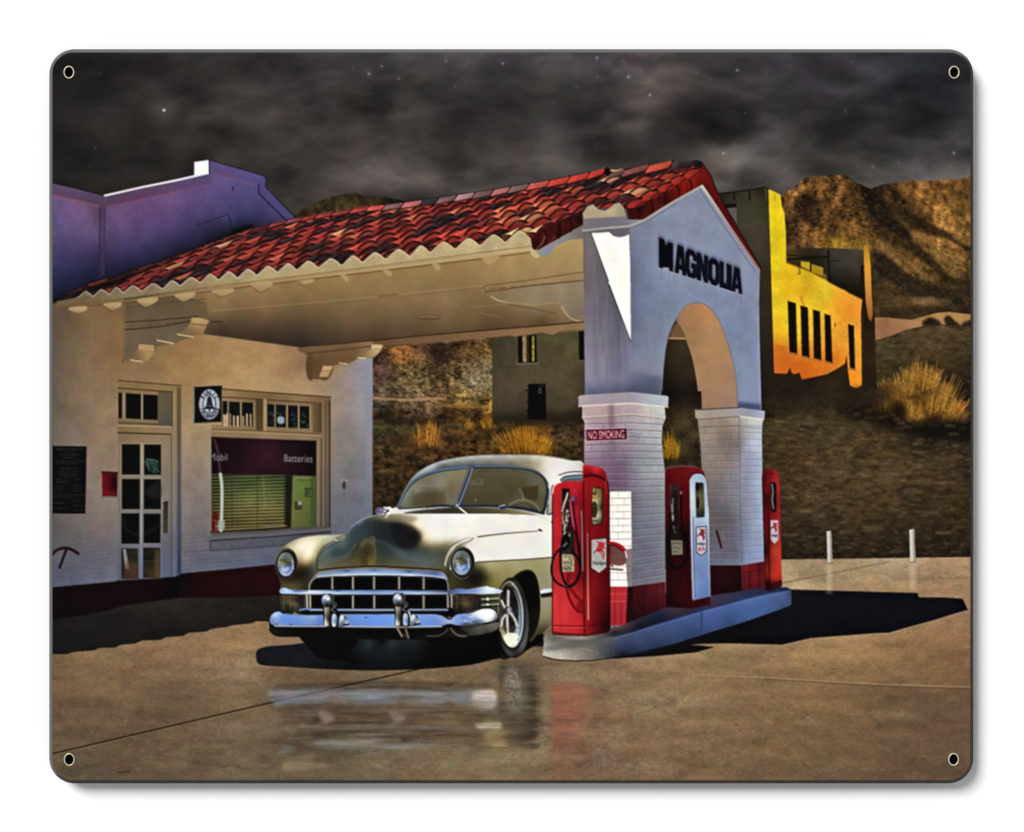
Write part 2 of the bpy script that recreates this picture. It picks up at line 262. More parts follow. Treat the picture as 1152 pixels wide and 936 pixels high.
fill(p('814,230 828.5,229 828.5,233 816,234'), (18, 14, 10), SHADE); fill(p('818,234.5 828.5,233.5 829,252'), (92, 84, 84), SHADE)
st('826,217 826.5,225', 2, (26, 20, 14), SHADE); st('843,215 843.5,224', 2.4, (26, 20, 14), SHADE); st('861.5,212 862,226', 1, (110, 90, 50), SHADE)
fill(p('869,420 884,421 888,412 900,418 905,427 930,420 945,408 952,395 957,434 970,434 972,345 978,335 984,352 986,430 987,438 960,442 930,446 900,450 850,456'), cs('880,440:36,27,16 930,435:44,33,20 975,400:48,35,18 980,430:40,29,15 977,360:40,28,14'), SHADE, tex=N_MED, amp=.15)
LIT = piece('lit_wall', RUIN, 'yellow to orange sunlit front wall of the ruin')
LW = p('864.5,212.5 878,219 879.5,232 882.5,240 884,262 884.5,295 900,301 908,303.5 915,307 925,312 934,318 945,324.5 950,326 955,330 966,335 970,337 968.5,352 969.5,432 968.8,434 963,436.8 956.5,434 954.5,421 952.5,399 950.5,409 943,414 930,421 902,427 899.5,419 894,421 890.5,419.5 889,413.5 885,420.5 871,420')
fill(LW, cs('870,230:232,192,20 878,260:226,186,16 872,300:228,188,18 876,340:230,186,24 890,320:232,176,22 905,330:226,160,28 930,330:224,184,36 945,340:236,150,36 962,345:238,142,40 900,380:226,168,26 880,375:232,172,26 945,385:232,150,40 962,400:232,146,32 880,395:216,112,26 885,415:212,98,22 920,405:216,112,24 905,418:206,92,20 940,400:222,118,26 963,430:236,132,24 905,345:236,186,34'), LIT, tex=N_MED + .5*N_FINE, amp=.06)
fill(p('871,386 886,390 886,421 871,421'), (206, 96, 22), LIT, a=.55, feather=1, within=[LIT])
st('899,301 900,308 898,308', 2, (90, 70, 20), LIT, a=.6)
fill(p('901,294 911,295 911,304 901,300'), (196, 150, 24), LIT); fill(p('913,297 926,301 926,311 913,306'), (172, 128, 22), LIT)
st('885,296 900,301.5 915,307.5 934,318.5 950,326.5 968,336', 1.2, (150, 84, 20), LIT, a=.7)
st('871.5,219 871.8,226', 1.2, (214, 110, 20), LIT); st('901,334 903,340 905,344', 2, (196, 110, 20), LIT, a=.7); st('928,310 929,334', 3, (236, 204, 46), LIT, a=.5, soft=2)
st('939.5,364 939.5,367', 1.4, (110, 60, 16), LIT)
fill(S(p('862,446 900,444 940,440 985,434 1000,446 980,456 900,464 862,466')), (36, 28, 17), SCRUB, a=.75, feather=3, tex=N_FINE, amp=.2)
COL = piece('wall_stub', RUIN, 'thin lit edge of the far broken wall')
fill(p('971.5,277 973,275.5 976.5,277 978,284 979.5,300 980.5,330 982,354 979.5,362 976.5,356 974,340 972.5,310'), cs('975,280:190,130,30 977,300:224,158,36 978,330:200,128,46 979,355:160,96,36'), COL)
for q in ['886,338.5 895.5,341 897,398 888,396', '900.5,343.5 909,346 910.7,402 902,400', '914.5,348 922.5,350.3 924.2,405 915.6,403', '927.5,352.8 934.5,355 936.6,408 928.6,406', '954,364.5 960.8,366.5 962,415 956,413.8']:
    w = piece('window_opening', RUIN); fill(p(q), (22, 15, 8), w, tex=N_MED, amp=.2); z = p(q)
    st([(z[3][0]-.5, z[3][1]+1.3), (z[2][0]+.5, z[2][1]+1.3)], 1.6, (150, 84, 60), LIT, a=.8)
WING = piece('olive_wing', RUIN, 'dim olive wing of the ruin seen under the canopy')
fill(p('553.5,378 660,366 660,474 553.5,474'), cs('565,385:66,62,42 570,420:78,68,48 620,390:82,74,48 645,385:84,78,50 630,430:86,74,52 600,420:84,72,50 565,460:66,58,42 640,460:76,64,44 600,470:54,44,30 575,440:80,66,50 655,430:74,64,46 640,475:44,34,22'), WING, tex=N_MED + .4*N_FINE, amp=.09)
fill(p('553,466 660,462 660,480 553,480'), (34, 26, 16), WING, a=.65, feather=3)
st('555,413 583,413', 1, (60, 52, 38), WING, a=.7)
for q, d in (('582.5,375 603.5,373 604,408 583,408.5', 1), ('651,371 657.5,370 657.5,405 651.5,405', 0)):
    w = piece('window_opening', WING if False else RUIN); fill(p(q), (14, 12, 9), w)
    if d:
        fill(p('587.7,374 592,374 592.5,407.5 588.2,407.5'), (150, 120, 82), w, tex=N_GRAIN, amp=.25); fill(p('592.3,374 594.6,374 595,407.5 592.8,407.5'), (52, 50, 34), w)
        fill(p('598.5,378 601,378 601,407 598.5,407'), (150, 130, 36), w, tex=N_GRAIN, amp=.3)
st('581,409.7 606,408.6', 2, (104, 90, 72), WING); st('649,406 657,406', 2, (96, 82, 66), WING)
w = piece('doorway', RUIN); fill(p('594,432 614,431.5 614.5,472 593.5,472'), (7, 6, 7), w)
for y in (439, 452, 462): st([(591.5, y), (596, y)], 1.2, (20, 16, 12), w)
fill(p('606,436 609.5,436 609.5,443 605,443'), (70, 68, 70), w, a=.7); st('608,433.5 613,433.5', 1.2, (84, 72, 60), w, a=.7)

# ---------------------------------------------------------------- the pavement
PAVE = piece('printed_pavement', 0, 'tan concrete forecourt with a damp sheen')
vy = np.clip(YY - 575, 12, None); pu, pv = (XX-520)*60/vy, 9000/vy
ptex = .9*fbm(XX/46 + .5*N_MED, YY/11, 3, 4) + .5*fbm(XX/3.2, YY/1.5, 6, 2) + .4*fbm(XX/13, YY/7, 8, 3) + .3*N_GRAIN
fill(p('50,600 420,600 860,636 880,629.5 1100,626.5 1100,890 50,890'), cs('60,735:112,84,56 100,752:122,93,63 200,722:132,101,70 270,722:142,108,72 290,708:134,104,68 280,740:142,112,78 280,765:128,102,72 100,800:104,80,57 200,790:106,82,58 70,845:96,78,58 150,865:98,78,58 250,850:104,85,62 310,750:116,88,58 330,800:100,82,60 400,770:112,90,64 400,805:104,82,56 450,780:116,92,66 400,865:104,88,64 500,865:118,98,68 560,865:122,102,72 620,750:112,90,64 640,765:128,104,76 640,865:122,92,66 700,855:120,92,66 720,780:130,102,72 760,765:138,106,74 800,742:142,112,74 850,762:132,102,70 900,735:146,112,72 960,735:150,112,72 1050,742:126,94,60 1080,765:112,83,56 1000,785:108,82,56 900,820:118,90,60 1000,855:106,80,56 1080,860:96,73,53 800,850:120,92,64 1060,705:138,100,68 1000,650:160,134,98 920,648:146,122,90 1080,650:160,124,90 900,662:166,138,98 1080,680:150,112,78 1000,664:158,122,80 1000,638:152,130,98'), PAVE, tex=ptex, amp=.1)
st('54,849 139,829 300,791.5 370,775.5 470,753 540,738', 1.5, (26, 14, 8), PAVE, a=.85)
st('54,851 139,831 300,793.5', 1, (126, 98, 70), PAVE, a=.5)
st('780,759 860,762 920,766 1000,770 1096,773', 1.2, (164, 134, 98), PAVE, a=.65); st('860,764 1000,772.5 1096,775.5', 1.6, (84, 62, 42), PAVE, a=.5)
st('880,656 930,646 965,639 1000,632', 1.3, (112, 90, 66), PAVE, a=.85); st('1010,652 1096,650', 1, (120, 94, 68), PAVE, a=.6)
for q in ('753,790.5 738,796 724,801 710,805 700,810 689,813.5 687,818 695,826.5 690,832 680,839 674,846 677,858 677,864 668,871 651,878', '693,826 684,830', '150,846 190,851 225,858 262,862 290,868'):
    z = p(q); zz = []
    for (a, b), (c, d) in zip(z[:-1], z[1:]):
        for k in range(5): t = k/5; zz.append((a+(c-a)*t + RNG.uniform(-.8, .8), b+(d-b)*t + RNG.uniform(-.8, .8)))
    st(zz, 1, (72, 54, 40), PAVE, a=.4)
st('132,869 145,868', 2, (58, 44, 32), PAVE, a=.8)
for i in range(260):                            # pits and stains in the concrete
    x, y = RNG.uniform(60, 1090), RNG.uniform(745, 878); q = RNG.rand()
    st([(x, y), (x + RNG.uniform(1, 4), y + RNG.uniform(-.4, .4))], RNG.uniform(.6, 1.4), (70, 52, 36) if q < .7 else (168, 138, 104), PAVE, a=RNG.uniform(.15, .5))
fill(p('50,640 330,630 330,702 312,702 300,699 288,699 284,701 275,702 262,703.5 255,705.5 248,706 237,708 232,710.5 212,712 206,715.5 186,717 181,720 160,720.5 152,724 136,725.5 130,728.5 111,729 107,731.5 82,733.5 76,736 64,736 50,735'), cs('60,715:22,18,19 120,710:24,20,21 110,690:30,25,25 200,690:38,32,28 280,680:32,27,24 200,705:28,24,22 300,695:30,24,20'), PAVE, tex=ptex, amp=.14)
for i in range(46):                             # damp and dry patches of the concrete
    x, y = RNG.uniform(60, 1090), RNG.uniform(745, 872); L_ = RNG.uniform(14, 70); h = RNG.uniform(2.5, 8)
    fill(S([(x-L_, y), (x-L_*.4, y-h), (x+L_*.5, y-h*.7), (x+L_, y+h*.2), (x+L_*.3, y+h), (x-L_*.6, y+h*.7)]), ((158, 138, 110), (82, 66, 48), (124, 110, 92))[i % 3], PAVE, a=RNG.uniform(.1, .24), feather=4, tex=ptex, amp=.2, within=[PAVE])
# shadow of the canopy lying on the printed forecourt
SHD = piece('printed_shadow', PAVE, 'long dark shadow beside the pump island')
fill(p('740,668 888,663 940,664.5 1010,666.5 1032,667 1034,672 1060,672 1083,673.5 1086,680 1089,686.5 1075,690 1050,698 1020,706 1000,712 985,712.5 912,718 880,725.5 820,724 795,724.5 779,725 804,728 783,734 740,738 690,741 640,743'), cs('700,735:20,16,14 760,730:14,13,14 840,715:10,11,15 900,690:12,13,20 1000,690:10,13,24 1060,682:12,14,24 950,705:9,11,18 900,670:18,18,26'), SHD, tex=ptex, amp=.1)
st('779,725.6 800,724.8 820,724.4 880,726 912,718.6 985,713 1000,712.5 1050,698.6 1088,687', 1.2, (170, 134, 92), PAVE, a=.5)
fill(p('1084,655 1100,650 1100,690 1088,687'), (150, 108, 74), PAVE, a=.4, feather=3, within=[PAVE])
for (x, y0, y1, w) in ((933, 634, 668, 6), (1027, 633, 664, 7)): fill([(x-w/2, y0), (x+w/2, y0), (x+w/2, y1), (x-w/2, y1)], (206, 180, 146), PAVE, a=.4, feather=1.5)
for q in ('930,598 935,597 936.5,633 931,633.5', '1023,596 1028.5,595 1029.8,632 1024,632.5'):
    b = piece('printed_bollard', 0, 'short pale post at the back edge of the forecourt'); z = p(q)
    fill(p(q), (196, 190, 180), b); fill([((z[0][0]+z[1][0])/2+1, z[0][1]), z[1], z[2], ((z[3][0]+z[2][0])/2+1, z[2][1])], (140, 134, 126), b)
    st([z[3], z[2]], 1, (60, 48, 36), PAVE, a=.6)

# ---------------------------------------------------------------- the printed station
OFF = piece('printed_office', 0, 'cream stucco filling station office with door and shop window')
fill(p('50,338 140,336 150,380 232,372 337,386 419,396 418.6,602 380,640 320,640 198,650 130,655 50,664'), cs('62,400:96,80,60 60,360:92,74,58 100,360:118,90,56 120,350:124,92,52 100,400:126,97,66 125,400:126,90,52 100,440:132,103,74 62,460:98,86,66 80,500:118,101,82 115,480:138,108,80 100,560:122,106,94 70,590:92,84,78 100,600:104,94,92 100,640:92,92,108 60,650:78,82,104 125,640:96,96,112 115,590:116,102,96 180,420:142,106,62 150,415:138,103,64 205,405:148,108,58 250,410:164,122,70 300,400:168,124,74 300,425:168,130,80 340,430:162,126,84 215,430:152,114,62 210,480:158,126,86 215,520:140,120,98 225,560:124,110,100 210,600:112,102,100 225,625:94,94,108 300,622:88,90,112 260,628:88,92,110 340,602:92,92,104 340,410:138,102,66 370,430:150,122,94 385,445:144,124,108 400,430:138,128,132 410,420:132,130,144 414,470:130,128,140 390,500:126,114,108 400,560:104,104,114 385,590:96,98,112 414,590:90,100,116 380,415:142,114,86'), OFF, tex=N_MED + .4*N_FINE, amp=.05)
fill(p('411,396 419,396 418.5,605 411,605'), cs('415,420:126,130,146 415,500:122,124,138 415,590:92,104,122'), OFF, a=.8, feather=1)
st('419,440 418.7,520 418.4,585', 1.3, (150, 96, 60), OFF, a=.5)
for y in range(604, 668, 5):                     # faint painted brick courses
    st([(56, y+6), (130, y-1), (132, y-1)], .8, (66, 68, 92), OFF, a=.28, within=[OFF]); st([(200, y-2), (330, y-15)], .8, (62, 64, 86), OFF, a=.28, within=[OFF])
for i in range(70):
    x, y = RNG.uniform(58, 320), RNG.uniform(600, 650); st([(x, y), (x+RNG.uniform(3, 9), y-.6)], .9, (64, 62, 88), OFF, a=.3, within=[OFF])
fill(p('190,430 206,428 208,640 196,650 190,640'), cs('200,440:112,92,66 200,520:112,104,100 200,600:92,92,108 201,640:70,80,110'), OFF, a=.0)
# purple parapet of the building behind
PAR = piece('printed_parapet', 0, 'purple lit stepped parapet wall above the roof on the left')
fill(p('50,204 118,220.5 218,197 218.5,182 235,180 297,198 299.5,202 298.5,210 311,224 331,244 340,262 200,300 66,340 50,342'), cs('62,230:98,72,122 75,245:100,76,126 90,240:112,78,126 100,255:106,76,126 62,265:80,68,122 80,280:70,56,104 100,290:48,42,84 80,305:40,38,82 62,300:48,46,92 62,330:16,24,56 80,325:18,22,52 100,318:18,22,50 110,240:84,62,92 150,240:98,66,118 135,245:104,70,122 190,235:98,68,120 220,225:90,66,122 245,222:86,66,126 280,212:80,70,130 150,270:74,56,106 135,280:64,48,96 190,262:66,54,108 160,295:32,30,66 130,305:26,26,58 150,308:12,14,30 200,288:16,16,34 225,270:30,28,62 255,245:64,56,108 250,262:24,24,48 300,235:60,56,108 290,225:70,62,118 270,250:36,34,70 310,240:66,56,104 270,262:14,14,26 235,275:10,10,18'), PAR, tex=N_MED + .5*N_FINE, amp=.06)
fill(p('50,204 118,220.5 236,194 240,206 119,233 112,231.5 50,217.5'), cs('60,212:84,60,92 100,222:76,56,84 150,220:82,54,84 200,208:88,60,100 230,200:84,66,110'), PAR, a=.75, tex=N_FINE, amp=.06)
fill(p('236,181 297,198 299.5,202 298.5,210 311,224 331,244 322,247 292,219 291.5,208 240,195'), cs('250,190:84,66,120 290,200:78,68,128 296,208:70,62,120 315,236:70,62,122'), PAR, a=.8)
st('50,217.5 80,224 112,232', 1.5, (168, 74, 62), PAR, a=.6); st('119,233 160,223.5 200,215 239,206.5', 1.5, (150, 58, 84), PAR, a=.55)
st('240,194.5 265,201 291,208', 1.3, (146, 56, 70), PAR, a=.6); st('291,208 291.5,218 305,231 321,247', 1.5, (24, 18, 40), PAR, a=.85)
st('112.5,232 112,270 112.5,312', 1.2, (34, 22, 54), PAR, a=.65); st('118.5,233 118,280 118,308', 1.2, (44, 30, 62), PAR, a=.5)
fill(p('112.5,233 118.5,233 118,308 112,312'), (64, 42, 82), PAR, a=.45)
st('50,203.5 84,211 118,220', 1.3, (20, 14, 22), PAR, a=.8); st('236,180 297,197.7 299.7,202 298.7,210 331,243.5', 1.3, (22, 16, 30), PAR, a=.7)
st('118,220 160,210.5 200,202.5 234,194.7', 2.1, (226, 222, 224), PAR)
BLK = piece('parapet_block', PAR, 'bright white block at the top of the parapet')
fill(p('218.6,182.6 234.6,180 234.8,194.6 218.8,197'), cs('221,190:240,236,226 228,190:232,222,200 233,185:198,216,230 226,184:226,230,232'), BLK); st('235.5,180 235.8,195', 1.2, (26, 18, 34), PAR)
st('262,211 262.3,214', 1.4, (36, 24, 60), PAR); st('232,250 243,246 254,242 257,241 260,252 261,258', 1, (22, 20, 42), PAR, a=.7); st('222,253 232,250', .9, (22, 20, 42), PAR, a=.5); st('268,245 266,252 272,247 276,252', .9, (24, 22, 44), PAR, a=.4)
fill(p('262,258 285,252 284,260 240,276 258,264'), (6, 6, 9), PAR, feather=1.5)
st('66,336 100,322 150,306 200,290 250,270 284,257', 5, (8, 8, 12), PAR, a=.8, soft=2.5)

CAN = piece('printed_canopy', 0, 'drive-through canopy with red barrel tile roof and arched end wall')
# ceiling and beam
fill(p('138,338 250,320 420,298 597,276 656,255 658,372 610,376 470,388 418,390 400,404 337,391 232,376 150,378 138,410'), cs('150,350:108,86,58 180,345:118,92,60 225,345:124,98,62 160,375:104,86,62 200,365:96,82,60 250,335:150,118,74 240,350:132,104,66 300,325:146,114,70 350,330:138,109,64 400,318:150,118,70 450,312:150,120,70 500,308:148,118,70 560,300:164,132,78 600,290:170,138,82 620,290:172,140,86 645,280:176,146,88 645,315:150,124,78 400,335:138,110,68 500,322:138,110,66 560,328:140,112,70 300,350:128,97,62 260,358:104,80,52 250,370:72,56,38 300,372:72,56,38 340,382:58,46,34 370,372:88,68,46 400,360:114,88,58 420,375:88,66,42 450,350:128,100,66 470,370:96,74,48 500,340:138,109,72 520,358:116,89,56 560,370:88,62,40 610,362:100,72,44 580,345:136,106,70 600,345:140,116,82 640,345:142,120,88 620,355:124,94,60'), CAN, tex=N_MED, amp=.035)
SOF = CAN
st('238,350 300,345 360,340 430,333.5 480,328 545,321', 1.3, (166, 134, 88), CAN, a=.5); st('238,352 300,347 430,335.5 545,323.5', 1.4, (112, 86, 54), CAN, a=.35)
st('545,321.5 600,314.5 656,306', 1.1, (108, 80, 52), CAN, a=.9); st('546,328.5 600,321 656,315.5', 1.2, (92, 64, 44), CAN, a=.95); st('545,321.5 546,328.5', 1.2, (120, 92, 60), CAN)
for i in range(9):
    x = 550+12*i; st([(x, 325.2-.085*12*i), (x+6, 324.6-.085*12*i)], .9, (92, 66, 44), CAN, a=.8)
fill(p('548,329 656,316 656,358 646,358 638,352 632,344 630,338 600,342 568,340 556,336'), cs('560,333:132,112,78 600,330:146,126,94 645,330:142,128,102 645,350:128,114,94'), CAN, a=.85, tex=N_MED, amp=.04)
st('553,334 560,338 568,339.5', 1.6, (190, 164, 118), CAN, a=.8); st('568,340 600,343 630,340', 1.4, (166, 136, 92), CAN, a=.8)
st('632,345 636,352 642,358 650,361 656,361.5', 1.8, (184, 158, 116), CAN, a=.8); st('528,346 550,344 572,342', 1, (150, 118, 76), CAN, a=.6); st('572,343 600,347 626,353', 1.4, (100, 72, 46), CAN, a=.7)
st('540,352 565,357', 1.1, (150, 116, 74), CAN, a=.6)
st(ell(482, 357, 14, 2.2), 1.2, (78, 54, 36), CAN, a=.8); st('468,356.5 482,355 496,356.5', 1, (170, 136, 92), CAN, a=.6); st('426,333.5 448,331', 1.2, (92, 70, 46), CAN, a=.7)
st('238,362 250,362', 1.6, (48, 40, 32), CAN, a=.7)
# trim along the back of the ceiling
TRIM = piece('ceiling_trim', CAN, 'scalloped trim along the far edge of the canopy ceiling')
fill(p('418,383 470,378 540,372 610,366.5 657,362 657,369.5 640,371 628,373 622,376.5 616,375.5 609,374 585,377.5 580,379 574,377.5 548,380 542,383 534,381.5 508,384 503,386.5 497,384.5 474,386.5 466,388 460,387 430,389 418,388'), cs('430,386:110,82,52 500,380:124,92,60 600,371:140,106,72 645,366:146,112,76'), TRIM, tex=N_MED, amp=.04)
st('337,390.5 380,387 418,383.5 470,378 540,372 610,366.3 657,362', 1.6, (56, 36, 24), CAN, a=.85)
st('232,376 270,381 310,386.5 337,390', 1.2, (92, 70, 48), OFF, a=.6)
# left wall beam and corbels
BEAM = piece('corbel', CAN, 'stepped corbel bracket at the left end of the beam')
fill(p('139.5,341 200,332 232,340 234,357 216,379 197,386 176,390 160,408 139.5,406'), cs('145,350:106,86,60 200,345:104,88,64 225,350:110,92,64 160,372:108,92,66 200,368:104,92,70 150,395:108,94,76 180,380:108,94,74 215,375:118,96,66'), BEAM, tex=N_MED, amp=.05)
st('140,362.5 180,360 222,356', 1.2, (62, 46, 32), BEAM); st('140,371 180,367.5 214,361.5', 1.2, (58, 42, 30), BEAM); st('140,347 175,342 232,336', 1, (76, 58, 40), BEAM, a=.6)
for i in range(7): st([(146+10*i, 367-.75*i), (151+10*i, 366.6-.75*i)], .9, (74, 56, 38), BEAM, a=.7)
fill(S(p('200,377 208,371 214,363.5 217,357.2 234,360.2 233,365 230,372 226,377')), cs('206,375:128,98,62 222,362:184,152,100 228,368:164,128,82 216,372:140,108,68'), BEAM)
st('216,364.5 232,366', 1.1, (84, 62, 40), BEAM, a=.7); st('200,376.2 208,377.5 217,379', 1.4, (206, 176, 128), BEAM); st('177,383 186,384.6 195,386.3', 1.5, (204, 176, 130), BEAM)
fill(p('156,387 173.5,388.5 173,395.2 155.5,393.6'), (178, 146, 98), BEAM); fill(S(p('154,394 172,396 169,402 165,406 148,404.5')), cs('152,402:124,98,64 165,398:172,136,88'), BEAM); st('147,405 160,407', 1.4, (214, 184, 136), BEAM)
fill(p('139,341 141.5,341 141,404 136,406'), (128, 92, 50), OFF, a=.6, feather=.6)
RC = piece('corbel', CAN, 'stepped corbel bracket over the office corner')
fill(S(p('338,391 380,387.5 418,384 419,387 430.5,388 428,395 423,400 418,403 406,402.5 391,409.5 376,411 374.5,418 370,426 364,428.5 352,429 346,425 344,410 346,399 338,396'), n=3), cs('350,394:116,88,58 400,389:126,94,62 350,410:92,66,42 352,425:104,78,50 370,404:112,84,54 400,398:118,88,56 415,398:150,120,82'), RC, tex=N_MED, amp=.05)
st('344,398 380,394 418,389.5', 1.2, (70, 46, 30), RC, a=.8)
fill(p('418,387.5 430.5,388.3 429,392 418,392.5'), (204, 174, 126), RC); fill(p('417,393 428.5,392.8 424,399 414,402.5 408,402.5'), cs('412,401:150,118,78 425,394:196,164,116'), RC)
fill(p('363.5,411.5 374.5,411.8 372.5,416.5 362,417'), (190,158,110), RC); fill(p('361.5,417.5 372,417 369,424 359,424'), (178, 144, 98), RC); st('352,427.5 362,428.3', 1.2, (196, 164, 116), RC)
st('403,402.6 411,403', 1.6, (210, 182, 136), RC); st('382,408.6 390,409.2', 1.5, (200, 168, 120), RC)
fill(p('344,399 352,398 350,428 346,425'), (84, 60, 40), RC, a=.5, feather=1)

# tiled roof ---------------------------------------------------------------
ROOF = piece('tile_roof', CAN, 'rows of red, maroon and black barrel tiles')
q4 = np.array(p('65,336 600,268 757,187 284,257'))
def homog(q):
    (x0, y0), (x1, y1), (x2, y2), (x3, y3) = q
    dx1, dy1, dx2, dy2 = x1-x2, y1-y2, x3-x2, y3-y2; sx_, sy_ = x0-x1+x2-x3, y0-y1+y2-y3
    det = dx1*dy2 - dx2*dy1; g = (sx_*dy2 - dx2*sy_)/det; h = (dx1*sy_ - sx_*dy1)/det
    return np.array([[x1-x0+g*x1, x3-x0+h*x3, x0], [y1-y0+g*y1, y3-y0+h*y3, y0], [g, h, 1]])
Hi = np.linalg.inv(homog(q4))
def uv(X, Y):
    w_ = Hi[2, 0]*X + Hi[2, 1]*Y + Hi[2, 2]
    return (Hi[0, 0]*X + Hi[0, 1]*Y + Hi[0, 2])/w_, (Hi[1, 0]*X + Hi[1, 1]*Y + Hi[1, 2])/w_
LOW = np.array(p('66,336 88,334.5 104.5,333.5 122.5,331 138.5,329 159.4,327.5 182.8,324.8 202.8,321.3 225.3,317.8 246,314.7 267.3,312.4 289,309.5 312.5,306.3 334,303.6 358.5,301 384.5,298.3 408,295 434,291.5 461,288 484,283.8 512,280 540,276 568.5,272.4 598,268'))
ulow = uv(LOW[:, 0], LOW[:, 1])[0]
ROWS = 9.0
PALT = np.array([(190, 62, 46)]*6 + [(176, 52, 42)]*4 + [(150, 46, 40)]*4 + [(116, 40, 38)]*4 + [(88, 38, 40)]*2 + [(44, 36, 40)]*4 + [(208, 96, 64)]*3 + [(224, 156, 104)]*1, np.float32)
TR = np.random.RandomState(11); TID = TR.randint(0, len(PALT), (60, 60)); TJ = TR.uniform(.85, 1.12, (60, 60))
Hm = homog(q4)
def roofpt(c, q):
    u = np.interp(c, np.arange(len(ulow)), ulow) if c <= len(ulow)-1 else ulow[-1] + (c-len(ulow)+1)*.046
    v = q/ROWS; w_ = Hm[2, 0]*u + Hm[2, 1]*v + 1
    return np.array(((Hm[0, 0]*u + Hm[0, 1]*v + Hm[0, 2])/w_, (Hm[1, 0]*u + Hm[1, 1]*v + Hm[1, 2])/w_))
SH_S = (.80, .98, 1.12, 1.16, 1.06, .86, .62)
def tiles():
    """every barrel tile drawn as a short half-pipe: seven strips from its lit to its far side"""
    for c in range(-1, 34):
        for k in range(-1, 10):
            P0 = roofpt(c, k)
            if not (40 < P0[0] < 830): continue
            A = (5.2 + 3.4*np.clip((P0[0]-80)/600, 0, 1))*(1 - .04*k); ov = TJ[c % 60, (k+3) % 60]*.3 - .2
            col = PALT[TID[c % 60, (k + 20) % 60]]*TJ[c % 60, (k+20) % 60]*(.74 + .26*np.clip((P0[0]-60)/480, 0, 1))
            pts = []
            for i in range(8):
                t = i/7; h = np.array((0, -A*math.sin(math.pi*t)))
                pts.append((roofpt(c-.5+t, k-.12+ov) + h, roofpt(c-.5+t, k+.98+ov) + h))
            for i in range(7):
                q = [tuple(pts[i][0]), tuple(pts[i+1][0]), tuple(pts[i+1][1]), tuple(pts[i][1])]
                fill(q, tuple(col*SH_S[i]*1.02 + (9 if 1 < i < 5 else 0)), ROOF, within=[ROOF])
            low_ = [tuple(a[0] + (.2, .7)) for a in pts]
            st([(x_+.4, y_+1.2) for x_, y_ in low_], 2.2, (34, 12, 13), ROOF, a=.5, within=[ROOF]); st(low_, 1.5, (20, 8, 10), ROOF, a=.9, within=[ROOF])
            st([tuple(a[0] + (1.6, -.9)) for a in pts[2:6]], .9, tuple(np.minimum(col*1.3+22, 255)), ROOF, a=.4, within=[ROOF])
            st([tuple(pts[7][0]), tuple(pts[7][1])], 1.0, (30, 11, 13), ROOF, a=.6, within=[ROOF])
EAVE = []
for i in range(len(LOW)-1):
    (a, b), (c, d) = LOW[i], LOW[i+1]; h = 6 + 4*i/22
    EAVE += [(a, b), (a+(c-a)*.24, b+(d-b)*.24 - h*.5), (a+(c-a)*.52, b+(d-b)*.52 - h), (a+(c-a)*.8, b+(d-b)*.8 - h*.5)]
EAVE = S([e for e in EAVE if e[0] > 84], False, 4)
RP = [(60, 337)] + [(a, b+1) for a, b in EAVE] + p('597,271 607,256 622,251 649,240 660,232 706,236 716,227 731,222 747,212 760,204.5 775,198 790,190 785,184 757,184 681,192 617,207 554,216 492,227 432,236 375,242 322,250 284,257 250,269 200,288 150,304 100,320')
fill(RP, cs('90,330:40,12,14 200,310:70,18,18 350,285:84,22,20 560,260:90,24,20 700,200:90,24,20'), ROOF)
tiles()
fill(RP, (40, 14, 14), None, a=.0)
fill(p('55,338 62,336 120,316 170,302 130,322 84,336 60,341'), (9, 8, 11), ROOF, a=.9, feather=1.5)
RDG = p('284,257.5 303,252 322,247.5 340,244 356,241 375,238 395,235 414,232 432,231 453,228.5 474,226 492,223.5 513,220 533,217 554,214 573,210.5 594,207 617,203.5 640,199.2 662,194.5 681,189')
RC_ = ((96,40,42),(156,60,60),(150,72,76),(166,56,50),(176,62,52),(160,54,50),(188,66,60),(206,82,72),(138,94,94),(192,100,98),(60,50,58),(122,92,92),(178,130,130),(120,84,86),(190,104,100),(132,94,96),(200,88,70),(202,62,46),(206,62,46),(200,56,40))
def ridge_tile(a, b, c, h):
    r = piece('ridge_tile', CAN); (x0, y0), (x1, y1) = a, b
    q = [(x0-3, y0+h*1.1), (x0+2.4, y0-.4), (x1+1.6, y1-.8), (x1-2.6, y1+h*.95)]
    fill(q, [[x0, y0] + [min(255, v*1.12) for v in c], [x1, y1+h] + [v*.72 for v in c], [x1, y1] + [v*1.0 for v in c]], r, tex=N_FINE, amp=.07)
    st([q[3], ((q[2][0]+q[3][0])/2+.8, (q[2][1]+q[3][1])/2), q[2]], 1.6, (24, 10, 12), r, a=.9); st([q[0], q[3]], 1.2, (40, 14, 14), ROOF, a=.9)
for i in range(20): ridge_tile(RDG[i], RDG[i+1], RC_[i], 4.6 + .16*i)
ridge_tile((686, 194.5), (702, 191.5), (98, 78, 76), 6); ridge_tile((701, 192), (729, 185.5), (138, 76, 70), 7); ridge_tile((728, 187), (755, 181.5), (208, 78, 56), 8)
r = piece('ridge_tile', CAN, 'rounded dark cap tile at the end of the ridge'); fill(S(p('756,184 762,182 775,181.5 784,180 790,183 791,190 786,189 778,187 757,191')), cs('760,184:78,66,66 775,183:52,42,44 787,185:22,17,19 765,188:40,28,30'), r)
r = ROOF; fill(S(p('680,190.5 683,188.6 686.4,190.4 686,195.5 682.5,198')), (12, 9, 10), r)
st('284,257 330,246 432,230 554,213.3 617,202.8 662,193.8', .9, (18, 10, 14), ROOF, a=.55)
